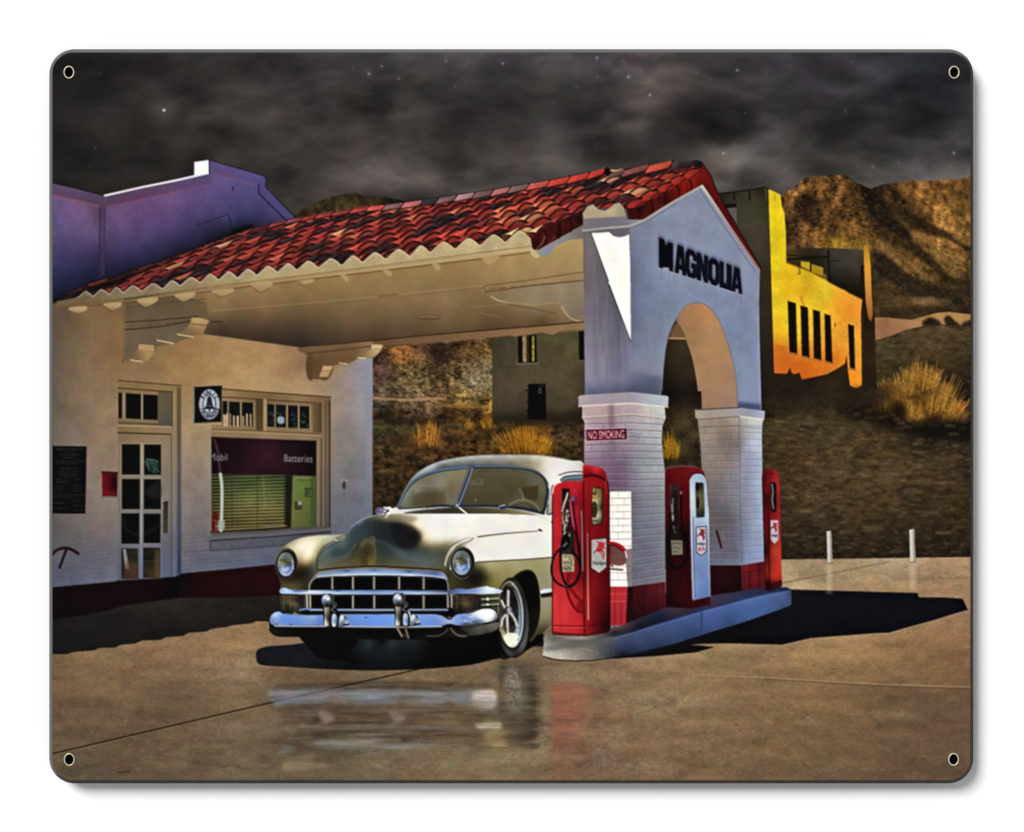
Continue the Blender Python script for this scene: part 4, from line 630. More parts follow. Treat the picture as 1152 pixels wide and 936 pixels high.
fill(S(p('312,470 316,468.5 319.5,470 319,476 313,476')), (170, 190, 196), len(PIECES)-3, a=.8)
GL = piece('shop_window_glass', OFF, 'large shop window with maroon band, green blinds and a notice')
fill(p('237.6,492 355.8,496.2 355.2,592.5 237.8,598.8'), cs('250,510:30,10,14 300,510:58,20,30 340,515:26,8,14 280,515:50,16,24 270,560:100,106,56 300,550:122,132,72 300,590:120,100,52'), GL)
bl = lambda X, Y: (np.array((96, 108, 56))*(1-np.clip((Y-548)/42, 0, 1))[..., None] + np.array((150, 128, 66))*np.clip((Y-548)/42, 0, 1)[..., None])*(.62 + .34*np.clip(np.sin((Y + .035*(X-238))*2*np.pi/3.7), -.6, 1) + .42*np.exp(-((X-292)/34)**2)*np.exp(-((Y-562)/22)**2))[..., None]
fill(p('238,533.2 325,534 323,595 238,597.5'), bl, GL, tex=N_MED, amp=.1)
fill(p('321,534.5 329,535 328,594 320,595'), (22, 20, 14), GL, a=.85, feather=1)
fill(p('238,492.2 355.6,496.3 355.6,535 238,533'), cs('242,510:24,8,12 270,512:36,11,17 300,510:62,22,34 322,515:44,14,22 350,510:18,6,10 300,530:56,16,26 250,530:30,8,13'), GL, tex=N_MED, amp=.15)
for x in (261, 289.5): st([(x, 534), (x, 596)], 1, (52, 56, 30), GL, a=.6)
st('296,536 297.5,560 298,570', 2.2, (176, 176, 116), GL, a=.3, soft=1.5); st('238,596.5 290,594 322,591.5', 1.6, (160, 150, 92), GL, a=.8); st('238,599 322,594.5', 3, (28, 24, 16), GL, a=.85); st('300,592 304,592', 3, (120, 116, 104), GL, a=.8)
st(S(p('241.5,495 245,508 247,524 248,534'), False), 3, (104, 52, 62), GL, a=.75); st(S(p('248,533.5 249.6,548 249.6,570 248.6,597'), False), 3.6, (206, 212, 192), GL)
text('Mobil', '236.2,510 255.8,510.2 255.6,518.4 236,518.2', (146, 142, 144), GL, offset=.008); text('Batteries', '319.8,511.2 351.8,512 351.6,520.2 319.6,519.4', (156, 152, 154), GL, offset=.008)
fill(p('329.5,535.2 355,536 354.4,592 327.5,593.5'), cs('335,545:120,140,62 350,560:104,130,52 333,580:120,124,56 350,585:96,112,46'), GL); fill(p('349,536 355.4,536 355,592 349.5,592'), (66, 88, 34), GL, a=.6, feather=1)
st('336,540 349,540.5', 1.8, (76, 92, 44), GL, a=.7); fill(p('342.5,548.5 352,549 352,559.5 342.5,559'), (60, 78, 40), GL); text('1:25', '343.6,550.4 351,550.6 351,557.6 343.6,557.4', (146, 150, 110), GL); fill(p('331,564.5 340,564 340,573.6 331.6,574'), (74, 76, 42), GL); fill(p('335.5,564 339.5,564 339.5,568 335.5,568.5'), (196, 196, 176), GL, a=.8)
for y in (542.5, 545, 577, 581): st([(331, y), (347, y+.5)], .8, (90, 106, 50), GL, a=.5)
fill(S(p('238.5,582 241,576.5 244.5,578 245.5,586 244,597.5 238.5,598')), (118, 22, 26), GL); st('240,585.5 243,585.5 243,597', 1.6, (190, 100, 90), GL, a=.6); fill(p('245,585.4 253.2,585.4 252.6,595.4 245,596.4'), (168, 188, 166), GL, a=.8); st('243,592 252,592', 1.2, (206, 210, 190), GL, a=.7)
st('237.4,600 300,597.5 355,593', 2, (88, 82, 80), WF); st('237,605 300,601.5 372,595.5', 3.6, (106, 102, 108), WF, a=.85); st('236.5,608.6 300,604.4 372,598.4', 1.4, (40, 38, 46), WF, a=.9)
fill(p('237,609.5 372,599.5 372,606 330,612 237,619'), cs('250,614:82,82,96 330,606:76,78,92'), OFF, tex=N_GRAIN, amp=.08); st('236.5,610 236.5,619', 1.2, (44, 42, 52), OFF, a=.8); st('237,619.6 300,615 350,610', 1.4, (52, 54, 74), OFF, a=.85); st('210,620.5 237,619', 1, (66, 66, 84), OFF, a=.6)
st('237.2,493 237.2,598', 1, (120, 122, 110), WF, a=.6)
OUT = piece('wall_fitting', OFF, 'small grey fitting on the wall'); fill(p('383,539 391,540 391,550 383.6,549'), cs('384,544:138,128,122 387,545:66,60,60 390,545:124,116,114'), OUT); st('383.4,540 391,540.6', 1.2, (156, 146, 138), OUT); st('387,542 387,550', 1.4, (50, 46, 48), OUT)
st('387,551 387,560', 2, (92, 86, 92), OFF, a=.4)

# ---------------------------------------------------------------- the printed car
fill(S(p('288,735 291,730 303,727 325,725.5 342,723.5 346,728 352,735 362,739 378,740 388,737 394,731 398,722 440,717 480,716 540,712 590,700 606,708 612,722 612,727 597,728 585,738 570,740 555,742 530,748 500,751 470,753 420,754.4 370,753 320,750 293,748 288.5,741'), n=3), cs('300,735:22,24,32 320,740:20,22,30 345,735:18,20,27 420,728:20,28,32 440,732:16,22,26 400,748:10,9,12 480,740:2,2,3 550,725:2,2,3 500,725:3,3,4 320,747:28,22,20 600,720:6,5,6 600,726:30,26,22 430,752:20,16,14'), PAVE, tex=N_MED, amp=.15)
CAR = piece('printed_car', 0, 'two-tone vintage car in gleaming pale silver over olive parked beside the pumps')
UND = piece('underbody', CAR, 'black shaded underside'); fill(p('343,716 400,712 590,700 606,700 612,716 606,724 585,736 545,741 480,746 400,747 380,741 396,732 400,718 340,716'), cs('360,714:3,3,4 405,722:20,28,32 415,724:36,48,52 440,724:38,48,50 465,722:28,34,36 420,732:20,27,32 450,731:18,24,28 480,733:5,6,7 500,720:4,5,5 560,725:2,2,3 600,715:4,4,4 400,744:4,4,5 480,742:6,6,7 430,719:4,5,6'), UND)
tyre_l = piece('wheel', CAR, 'front tyre in deep shade'); fill(S(p('340,714 399,718 398,728 394,735 386,740.4 372,742 358,740 349,732 343,724'), n=3), cs('360,725:5,5,6 390,728:3,3,4 350,720:8,8,9'), tyre_l)
# rear body and doors
fill(S(p('445,574 448,566 452,557.5 458,546.5 465,536.4 475,528.4 487,522.4 500,518.6 515,515.8 530,513.8 550,512.8 580,512.5 605,513 625,515.4 642,518.6 656.5,522 656.5,560 640,590 600,600 540,590 480,580'), n=4), cs('450,565:92,104,110 460,545:116,130,138 470,535:140,150,156 478,529:160,168,172 488,523.6:176,184,184 492,526:110,120,128 500,519.4:172,178,176 500,523:104,106,100 515,516.6:176,182,182 515,520:126,124,112 515,524:98,104,108 530,515:178,184,182 530,519:132,128,114 530,522:104,104,100 550,513.8:184,188,186 550,518:140,136,120 550,522:106,104,96 575,513.6:178,182,178 575,518:150,142,120 575,522:116,108,90 600,514.4:200,202,196 595,519:160,148,120 606,520:190,176,144 613,524:224,216,200 622,520:230,226,218 620,532:236,232,226 640,522:226,224,220 640,528:230,226,220 650,526:214,212,208 620,545:232,228,220 640,545:222,218,212 655,524:196,192,188'), CAR, tex=N_MED, amp=.012)
st(S(p('446,572 450.5,560 458,546 466,535.6 476,528 488,522 501,518 516,515.2 531,513.4 550,512.3 580,512 605,512.5 625,514.8 656,521.4'), False), 1.2, cs('450,560:60,70,80 480,525:170,178,184 560,512:190,196,198 640,518:210,208,204'), CAR, a=.8)
SIDE = piece('fender', CAR, 'white front fender with olive lower body')
fill(p('497,641 500,628 505,618 511,612.5 520,606 560,596 600,585 622,575 622,690 606,690 560,700 541,690 510,668 500,660'), cs('540,610:240,235,226 560,605:240,236,228 590,605:240,236,228 615,600:238,234,226 530,620:236,230,216 560,620:240,236,229 600,618:238,234,228 545,628:240,234,222 610,624:232,228,220 520,612:226,218,200'), SIDE, tex=N_MED, amp=.01)
OLV = piece('lower_body', CAR, 'olive lower half of the body')
fill(p('534,632.5 560,631 590,629.4 622,627 622,700 610,713 604,714 598,722 560,708 541,690 510,668 498,662 497,643 512,640 528,638'), cs('536,635:116,108,74 545,635:170,162,120 560,634:176,168,126 580,633:172,164,120 600,633:160,150,108 616,632:168,160,118 535,642:40,38,26 543,642:70,66,42 550,642:140,134,88 560,642:156,148,98 570,642:150,142,86 605,642:150,144,96 616,642:158,152,112 528,650:20,19,15 540,650:26,24,16 547,650:60,56,34 553,650:120,112,62 562,650:146,138,78 572,648:150,140,88 612,652:150,146,112 512,656:64,56,32 525,657:50,44,26 540,658:46,42,24 548,658:96,88,44 556,658:136,128,64 562,660:120,112,60 612,680:150,142,112 618,690:142,134,104 612,700:126,116,84 614,709:60,54,36 606,705:90,84,58 620,660:152,146,114 512,664:60,54,36 540,664:70,62,34'), OLV, tex=N_VERT, amp=.03)
smooth(OLV, 2.2)
st('536,632.4 560,631 590,629.4 621,627', 1.5, cs('540,632:70,62,44 580,630:84,72,48 620,627:70,60,44'), SIDE, a=.8)
fill(p('604.5,596.4 607.5,594.6 611,598 607,597.4'), (44, 42, 48), SIDE); st('621.4,560 621.6,640', 1.2, (60, 30, 26), SIDE, a=.5)
# side window glimpse
fill(S(p('630,540 634,536 641,534.4 656.4,534 656.4,541 645,541.2 634,543')), (84, 98, 104), CAR); st(S(p('629,534.6 636,532 646,530.6 656,530.8'), False), 1.3, (70, 30, 34), CAR, a=.8); st('630,541.6 638,537.6 656,536.4', 1, (206, 212, 214), CAR, a=.6)
st('621.8,546 618,560 615,580 621,588', 1.6, (44, 44, 52), CAR, a=.75); st('615,580 619,578 621.6,577', 2.2, (70, 70, 76), CAR)
# hood
HOOD = piece('hood', CAR, 'high rounded bonnet, white on top and dark steel towards the nose')
hoodpts = p('357.8,642 357,631 360,622.5 367,614.6 377,609.4 385.5,607.6 389.6,603.6 393,597.5 398,591 404.5,586.6 412,583 420,580.4 430,578.4 442,577 460,577 500,577.6 560,577.5 604,579.5 613,583 620,590 621,600 560,601 535,604 520,608.4 511,612.6 505,618.4 500,628.4 497.5,642 480,640.5 450,638.8 421,637.4 400,638.2 380,639.4')
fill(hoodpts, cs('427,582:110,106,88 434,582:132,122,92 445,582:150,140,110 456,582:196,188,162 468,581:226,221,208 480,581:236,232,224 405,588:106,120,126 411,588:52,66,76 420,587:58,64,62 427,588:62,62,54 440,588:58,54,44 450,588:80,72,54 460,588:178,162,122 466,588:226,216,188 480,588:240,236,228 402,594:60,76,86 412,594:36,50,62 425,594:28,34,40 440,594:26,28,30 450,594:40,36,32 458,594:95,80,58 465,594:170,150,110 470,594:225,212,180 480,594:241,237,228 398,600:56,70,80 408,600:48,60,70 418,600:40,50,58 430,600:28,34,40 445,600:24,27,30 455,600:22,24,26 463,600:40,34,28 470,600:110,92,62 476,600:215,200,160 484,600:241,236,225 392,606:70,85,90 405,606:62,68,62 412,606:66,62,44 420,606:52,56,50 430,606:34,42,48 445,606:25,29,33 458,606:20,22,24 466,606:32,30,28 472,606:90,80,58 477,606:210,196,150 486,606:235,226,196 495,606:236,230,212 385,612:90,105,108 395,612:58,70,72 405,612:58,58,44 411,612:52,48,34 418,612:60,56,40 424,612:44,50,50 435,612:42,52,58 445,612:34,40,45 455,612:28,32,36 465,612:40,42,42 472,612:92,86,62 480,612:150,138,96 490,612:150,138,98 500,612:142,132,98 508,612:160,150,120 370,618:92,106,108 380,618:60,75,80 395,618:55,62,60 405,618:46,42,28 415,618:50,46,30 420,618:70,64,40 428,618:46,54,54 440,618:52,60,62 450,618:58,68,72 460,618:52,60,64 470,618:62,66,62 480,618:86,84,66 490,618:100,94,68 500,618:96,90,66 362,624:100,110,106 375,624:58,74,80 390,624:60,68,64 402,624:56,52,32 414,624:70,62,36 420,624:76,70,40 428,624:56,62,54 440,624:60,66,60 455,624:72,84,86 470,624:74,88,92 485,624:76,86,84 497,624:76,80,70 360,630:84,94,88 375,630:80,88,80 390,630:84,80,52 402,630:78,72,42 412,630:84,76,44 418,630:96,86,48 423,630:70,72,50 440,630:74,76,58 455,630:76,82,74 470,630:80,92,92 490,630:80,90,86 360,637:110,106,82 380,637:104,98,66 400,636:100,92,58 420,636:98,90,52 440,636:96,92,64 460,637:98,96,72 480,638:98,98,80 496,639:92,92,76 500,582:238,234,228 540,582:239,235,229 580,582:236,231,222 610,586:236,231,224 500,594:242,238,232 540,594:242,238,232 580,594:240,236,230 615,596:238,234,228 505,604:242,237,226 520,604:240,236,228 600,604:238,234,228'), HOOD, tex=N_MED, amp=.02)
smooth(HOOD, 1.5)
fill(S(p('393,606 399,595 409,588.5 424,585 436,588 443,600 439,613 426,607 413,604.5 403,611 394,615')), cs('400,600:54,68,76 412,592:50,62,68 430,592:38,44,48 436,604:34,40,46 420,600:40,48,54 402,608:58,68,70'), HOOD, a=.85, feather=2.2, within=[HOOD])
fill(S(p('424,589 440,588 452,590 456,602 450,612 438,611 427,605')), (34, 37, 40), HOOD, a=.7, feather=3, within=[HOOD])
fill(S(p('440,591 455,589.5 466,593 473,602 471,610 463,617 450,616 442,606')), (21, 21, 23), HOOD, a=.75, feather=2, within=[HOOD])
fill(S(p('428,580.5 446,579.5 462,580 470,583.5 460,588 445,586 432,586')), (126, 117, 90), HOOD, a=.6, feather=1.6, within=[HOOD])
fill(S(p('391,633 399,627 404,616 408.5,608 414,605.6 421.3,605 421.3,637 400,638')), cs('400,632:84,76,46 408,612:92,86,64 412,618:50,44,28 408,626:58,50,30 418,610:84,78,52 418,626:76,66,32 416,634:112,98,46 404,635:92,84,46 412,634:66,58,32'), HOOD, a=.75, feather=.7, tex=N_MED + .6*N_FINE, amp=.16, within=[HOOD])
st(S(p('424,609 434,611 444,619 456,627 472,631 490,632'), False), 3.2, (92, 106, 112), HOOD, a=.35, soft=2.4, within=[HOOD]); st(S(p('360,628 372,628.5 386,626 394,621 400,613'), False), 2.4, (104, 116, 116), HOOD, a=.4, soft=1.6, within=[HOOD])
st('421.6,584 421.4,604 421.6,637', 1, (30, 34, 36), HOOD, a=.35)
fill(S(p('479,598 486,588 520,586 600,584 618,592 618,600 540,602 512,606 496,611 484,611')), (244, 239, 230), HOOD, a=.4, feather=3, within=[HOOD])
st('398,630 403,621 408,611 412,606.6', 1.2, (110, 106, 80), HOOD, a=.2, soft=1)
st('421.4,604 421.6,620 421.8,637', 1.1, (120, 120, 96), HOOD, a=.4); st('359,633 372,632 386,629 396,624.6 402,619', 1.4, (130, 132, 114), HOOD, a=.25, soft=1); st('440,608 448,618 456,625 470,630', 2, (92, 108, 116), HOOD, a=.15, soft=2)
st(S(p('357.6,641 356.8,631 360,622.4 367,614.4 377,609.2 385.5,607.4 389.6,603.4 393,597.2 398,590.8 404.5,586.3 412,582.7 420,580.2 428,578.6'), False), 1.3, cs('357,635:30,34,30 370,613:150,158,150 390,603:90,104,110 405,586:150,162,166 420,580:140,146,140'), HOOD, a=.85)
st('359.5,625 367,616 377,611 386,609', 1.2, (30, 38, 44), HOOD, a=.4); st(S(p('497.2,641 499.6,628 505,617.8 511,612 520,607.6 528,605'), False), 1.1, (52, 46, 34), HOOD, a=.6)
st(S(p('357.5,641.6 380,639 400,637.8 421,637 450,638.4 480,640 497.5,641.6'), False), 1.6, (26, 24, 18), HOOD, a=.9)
st('538,604 552,602 570,600 590,598.4 604,597.6', 1.7, cs('540,603:100,84,58 570,600:130,108,80 602,598:170,150,120'), SIDE, a=.9)
fill(p('604.5,596.4 607.5,594.6 611,598 607,597.6'), (44, 42, 48), SIDE)
# cowl, windscreen and roof rail
COWL = piece('cowl', CAR, 'pale cowl below the windscreen'); fill(p('430,579 434,573.6 446,571 456,572 480,569.5 515,568.5 550,568.5 585,571 612,577 620,581 620,590 604,579.6 560,577.6 500,577.6 455,577.4'), cs('440,574:222,218,212 455,575:216,214,208 470,571:190,192,188 500,570:150,152,148 600,576:206,198,180 615,582:232,228,222 570,575:150,140,112 530,576:110,100,76'), COWL)
fill(S(p('455,577.6 468,574.4 490,572.4 515,571 550,572 580,574 604,579.4 575,578.4 540,577.8 500,577.8'), n=3), cs('470,576:84,78,62 500,575:62,56,44 530,575:78,70,50 560,576:98,88,62 590,577:150,136,104'), COWL); st('514.5,569 519,573 525,577.8', 1.8, (236, 232, 226), COWL); st('436,577 440,573.5 448,571.6', 1.6, (240, 238, 234), COWL, a=.9); st('434,582 440,576', 1.4, (244, 240, 232), COWL, a=.8); st('448,574.6 470,572 498,570.2', 1.4, (214, 216, 214), COWL, a=.7)
fill(p('431,570.5 439,570 442,572.6 436,578 430,577'), (236, 234, 230), COWL, a=.9); st('433,573 437,575.4', 1.2, (30, 30, 36), COWL, a=.8)
SCR = piece('windscreen', CAR, 'split windscreen with reflections')
fill(S(p('447,572 451,562 457,550 464,540.6 474,534 488,529 503,526 518,524 531,523.4 550,523 575,523.8 592,525.6 604,529.4 612,535.6 617,543.6 618,553 616,566 612,578 606,576.4 590,572.6 570,570.4 545,569.6 515,569.6 480,571.4 455,573'), n=3), cs('452,562:74,84,92 466,539:60,78,104 490,529:66,88,120 520,525:72,92,124 550,524:62,82,110 580,525:70,88,112 604,531:56,72,86 616,545:50,66,74 614,570:44,58,62 500,570:60,62,62 560,570:40,46,56'), SCR)
fill(S(p('449.5,569.6 454,559.6 459,551 465,544 473,538.4 485,533.6 500,530.2 515,528.2 526.4,527.6 521,544 514,567.4 490,568.4 465,570.4'), n=3), cs('452,566:112,118,112 458,556:124,126,116 466,546:128,124,110 475,540:120,110,90 490,535:124,116,94 505,531:130,120,94 520,530:134,122,92 470,552:128,124,110 485,545:118,110,92 495,546:130,126,110 510,540:126,114,90 516,555:116,104,80 505,550:112,98,72 500,560:112,98,76 508,564:118,110,92 490,556:92,80,58 478,556:94,84,60 466,558:100,94,74 470,566:96,86,56 485,566:92,78,48 495,566:104,90,66 456,568:116,112,94'), SCR, tex=N_MED, amp=.05)
fill(p('470,554 500,553 502,566 464,568'), (82, 70, 48), SCR, a=.4, feather=.8); st('470,546 490,546.5 500,545', 1.4, (140, 136, 122), SCR, a=.5); st('503,546 504,566', 2, (140, 134, 118), SCR, a=.3, soft=1.5)
fill(S(p('533,527 560,526.6 580,527.4 596,529.6 606,534 612.6,541 614.6,551 613,563 610,574.6 598,571.4 580,569 560,568 540,567.6 520.6,567.6 527,546'), n=3), cs('530,535:92,84,58 525,560:78,72,50 545,530:84,76,52 560,528:94,86,62 580,530:90,82,60 596,533:98,92,66 605,538:104,98,78 596,540:86,90,84 540,550:82,76,54 560,550:80,74,52 575,555:80,74,52 590,545:84,74,46 610,555:96,92,74 606,568:92,86,64 600,560:88,80,56 560,565:78,70,46 535,565:80,70,46 612,560:88,84,68 580,565:92,86,62'), SCR, tex=N_MED, amp=.05)
fill(p('587,548.6 606,546.4 604.5,562.5 592,561.5 588,556'), (68, 54, 30), SCR, a=.9, feather=.6); st(ell(588, 582, 20.5, 19.5, 0, 200, 340), 2.4, (122, 116, 90), SCR, a=.75, within=[SCR]); st(ell(588, 583, 17, 16.5, 0, 205, 335), 1, (62, 54, 34), SCR, a=.6, within=[SCR]); st('584,550 588,556 589,561', 2, (124, 120, 96), SCR, a=.6)
for s in ('528.6,541.5 531,543.6 533,541', '534.6,540.6 537,543.4', '538.6,539.4 543,540 541,543 543.6,544', '530,545 536,544.4 543,545'): st(s, 1, (150, 142, 118), SCR, a=.4)
st('540,532.6 580,534 600,537', 1, (112, 106, 84), SCR, a=.3); st('535,562 535.4,563.4', 1.4, (150, 130, 90), SCR, a=.8)
PILL = piece('windscreen_divider', CAR, 'chrome centre post'); st('529.4,525.4 524,541 518,557 513.8,568.6', 4.4, (58, 70, 88), PILL); st('528,527 522.4,543 516.6,558 513.2,567', 1.1, (150, 150, 140), PILL, a=.7); st('531.4,527 526,543 519.6,560 516.4,568', 1.3, (150, 162, 176), PILL, a=.8); st('529,530 523,545 516,563', 1, (24, 28, 36), PILL, a=.9)
st(S(p('449,569.6 458,551.6 466,543 474,537.6 486,533 501,529.6 526,527'), False), 1, (40, 46, 52), SCR, a=.7); st(S(p('533,526.4 560,526 580,526.8 596,529 606.4,533.6 613,540.8 615.2,551 613.6,563 611,575.6'), False), 1.6, (34, 46, 52), SCR, a=.8); st(S(p('448,571 456,552 465,541 475,535 489,530 504,527.4 530,524.8'), False), 1.2, (150, 164, 178), SCR, a=.45); st(S(p('535,524.4 575,525 592,526.8 605,531 613,537.6 617.4,546'), False), 1.1, (140, 156, 172), SCR, a=.5)
st(S(p('616.5,546 619,553 617,566 613,578'), False), 1.2, (222, 222, 220), CAR, a=.8); st('616,568 610.6,578.4', 1.4, (30, 34, 38), SCR, a=.7)
WIP = piece('wiper', CAR, 'dark windscreen wiper'); st('480,570.4 490,568.8 500,568.4 510,570', 2.2, (40, 46, 56), WIP); st('514,569.4 545,569 563,569.6 575,571 590,573 612,578', 2.2, (36, 44, 62), WIP); fill(p('561,569 568.5,568 569,572.4 563,573'), (34, 46, 92), WIP); st('562,569.4 568,568.4', 1, (214, 216, 222), WIP); fill(ell(514.5, 568.8, 1.8, 2), (150, 156, 190), WIP)
MIR = piece('side_mirror', CAR, 'small round chrome mirror'); fill(ell(427, 575, 5.4, 4.8), cs('424,573:96,88,112 428,577:140,132,160 430,573:124,116,146 425,578:110,104,130'), MIR); st(ell(427, 575, 5.2, 4.6, 0, 150, 330), 1, (56, 52, 66), MIR, a=.8); st('425,574.6 428,576.6 431,575.6', .9, (56, 50, 76), MIR, a=.8); st('433,577.6 437,574', 1.6, (24, 22, 26), MIR)
# left fender
LF = piece('fender', CAR, 'glossy left front fender, cream on top'); fill(S(p('309.4,630 310.4,624.4 314,618.6 321,613 331,607.6 343,604 358,602.2 375,601.4 390.6,601 389.4,604.4 386,607.6 377,609.4 367,614.6 360,622.6 357,631 357.6,642 352,649 347.6,657 346,668 330,668 318,664 315.4,656 312,647 309.4,638'), n=3), cs('340,603.6:186,176,148 355,603:206,200,168 370,603:200,198,174 384,603:168,168,150 328,609:150,140,112 340,608.6:238,228,196 352,609:245,236,208 360,609:226,216,172 368,609:180,172,140 378,606:172,168,140 318,615:110,104,86 326,613.5:196,182,146 335,615:246,236,206 345,615:248,240,216 353,615:246,236,206 358,615:206,194,150 362,615:150,146,116 338,621:236,218,180 345,621:248,240,216 352,621:240,228,190 357,621:170,160,120 337,627:210,184,138 345,627:246,232,196 350,627:230,214,170 355,627:160,150,112 337,633:140,112,80 345,633:184,156,112 350,633:130,116,80 355,633:106,104,86 339,638:64,52,36 346,638:66,54,36 351,638:84,80,62 356,638:92,96,86 335,645:30,24,16 342,645:34,28,18 348,645:54,48,34 354,645:70,70,58 318,652:50,46,32 328,652:40,32,20 338,652:40,34,22 345,652:48,42,28 318,658:84,74,40 328,658:92,82,44 336,658:80,72,42 345,658:44,42,30 322,664:92,86,54 335,664:74,70,48 344,664:50,50,40 311,624:120,116,100 310,634:70,70,62 313,646:50,48,38'), LF, tex=N_MED, amp=.015)
smooth(LF, 2.0)
st(S(p('310.4,624.4 314,618.6 321,613 331,607.4 343,603.8 358,602 375,601.2 390.4,600.8'), False), 1.1, (90, 88, 76), LF, a=.6); st('378,605.4 386,603 391,601.6 388,605.6 380,607.4', 1.2, (64, 60, 30), LF, a=.8); st(S(p('356.6,642 356.2,631 359,622 366,613.8 376,608.6'), False), 1.3, (52, 52, 40), LF, a=.75)
def headlight(cx, cy, rx, ry, lx, ly, lrx, lry):
    h = piece('headlight', CAR); fill(ell(cx, cy, rx, ry), [[cx-rx, cy, 82, 78, 66], [cx+rx*.6, cy-ry*.5, 40, 36, 30], [cx, cy+ry, 30, 30, 28], [cx, cy-ry, 60, 54, 44], [cx+rx, cy+3, 52, 44, 32]], h)
    st(ell(cx, cy, rx-.8, ry-.8, 0, 60, 300), 1.1, (120, 122, 116), h, a=.6); st(ell(lx, ly, lrx+1, lry+1) + [(lx+lrx+1, ly)], 2, (22, 22, 22), h, a=.8)
    fill(ell(lx, ly, lrx, lry), [[lx-4, ly-9, 112, 122, 116], [lx+2, ly-10, 96, 106, 104], [lx-4, ly-5, 110, 112, 92], [lx-1, ly-4, 78, 78, 50], [lx+5, ly-4, 104, 108, 92], [lx-6, ly, 140, 140, 118], [lx, ly, 92, 90, 62], [lx+5, ly, 60, 66, 70], [lx-4, ly+4, 140, 156, 190], [lx, ly+3, 96, 116, 156], [lx+4, ly+4, 110, 136, 186], [lx-3, ly+8, 150, 176, 216], [lx+3, ly+8, 130, 156, 206], [lx+1, ly+12, 150, 166, 190], [lx+7, ly+2, 80, 96, 116], [lx-8, ly+4, 70, 80, 90]], h, tex=N_MED, amp=.06)
    st([(lx-6, ly-4.6), (lx-1, ly-5)], 2, (52, 54, 40), h, a=.6, soft=.9); st([(lx+1, ly+9), (lx+6, ly+5)], 1.6, (70, 86, 126), h, a=.6, soft=.8); st([(lx-5, ly+5), (lx-1, ly+6.4), (lx+2, ly+4.6)], 2, (206, 218, 236), h, a=.6, soft=1); dabs(ell(lx, ly+3, lrx*.8, lry*.6), 40, ((210, 222, 240), (70, 80, 100), (150, 160, 176), (96, 92, 66)), .9, .4, int(lx), 1., within=[h], soft=.7); st([(lx+7.2, ly-4), (lx+7.8, ly+5)], 1.1, (226, 232, 240), h, a=.8); st(ell(lx, ly, lrx-.4, lry-.4, 0, 100, 250), 1, (176, 184, 190), h, a=.6)
headlight(322.6, 633.4, 12.2, 17, 321.8, 634.8, 9.3, 13.4)
fill(S(p('497.4,642 500,629 505.6,618.6 512,612.4 520,607.6 533,603.4 534,606 526,610.4 522,616 512,620 507,632 506,646 507,648 503,649 498,645'), n=2), cs('500,636:96,94,70 504,624:120,112,86 510,616:176,168,146 522,609:226,222,212 505,640:70,64,42 506,650:50,46,30 514,617:92,84,62'), SIDE)
st(S(p('500.6,636 503.4,626 509,617.4 517,610.6 527,606'), False), 1.6, (226, 222, 206), SIDE, a=.75); st(S(p('513,617 520,612 527,609.4 532,606'), False), 2, (120, 106, 80), SIDE, a=.5)
headlight(520.4, 633.4, 13.8, 18.4, 519.6, 633, 10.4, 13.8)
# wheel arch and wheel
ARCH = piece('wheel_arch', CAR, 'black wheel opening'); fill(S(p('562,672 566,664 572,655 580,647 588,642.4 595,641.4 601,645 605,654 607.2,668 608,684 606,700 602,711 596,720 586,734 575,740 562,736'), n=4), cs('590,650:6,5,5 600,680:5,5,4 585,700:4,4,4 604,690:20,18,12 600,715:20,18,14'), ARCH); st(S(p('566,664 572,655 580,646.6 588,642 595,641 601,644.6 605,654 607.4,668'), False), 1.1, (60, 54, 34), ARCH, a=.7)
WH = piece('wheel', CAR, 'front wheel with bright chrome rim and spokes'); fill(ell(576.5, 695, 18.6, 45.5, -3), cs('575,655:36,32,28 590,690:44,42,40 585,725:96,90,92 575,736:60,56,62 564,715:26,24,24 592,670:14,13,12 580,738:24,22,24'), WH)
st(ell(576, 694, 17, 42.6, -3, -70, 120), 1, (110, 106, 100), WH, a=.45); fill(ell(575.2, 693, 15.6, 39.6, -3), cs('578,655:104,98,84 590,690:22,22,22 580,728:36,34,34 565,715:40,36,30'), WH)
RIM = piece('wheel_rim', CAR, 'polished five spoke rim'); fill(ell(574.6, 691.6, 14.4, 37, -3), cs('575,657:96,90,72 570,662:40,34,30 582,664:60,54,46 585,675:96,92,84 588,690:120,130,136 587,705:150,166,180 583,718:196,206,214 576,725:232,226,200 569,718:206,198,166 566,706:120,108,84 564,690:90,80,60'), RIM, tex=N_FINE, amp=.1)
fill(ell(572.8, 687, 10.6, 27, -2), cs('570,668:20,15,16 576,668:26,22,22 566,682:60,56,54 576,680:26,23,24 580,690:40,42,44 576,700:26,14,15 570,705:70,56,40 566,700:80,70,54 578,705:44,48,52 568,675:36,32,32'), RIM, tex=N_MED, amp=.15)
for a in ('571,687 571.4,675 571.6,665', '570,692 570.6,704 571,714', '570,690 565,696 563.6,704', '568,684 565.6,680 564,676', '574,690 579,697 581,704'): st(S(p(a), False), 3.4, (156, 150, 140), RIM); st([(x+.8, y) for x, y in S(p(a), False)], 1.3, (226, 222, 216), RIM, a=.85); st([(x-1.7, y) for x, y in S(p(a), False)], .9, (30, 26, 24), RIM, a=.7)
fill(ell(571.4, 686.8, 4.2, 5), cs('569,684:60,56,60 573,685:206,206,210 571,690:120,112,104 569,688:40,36,38'), RIM); st(ell(571.4, 686.8, 3, 3.6, 0, 200, 380), 1, (24, 22, 26), RIM, a=.8)
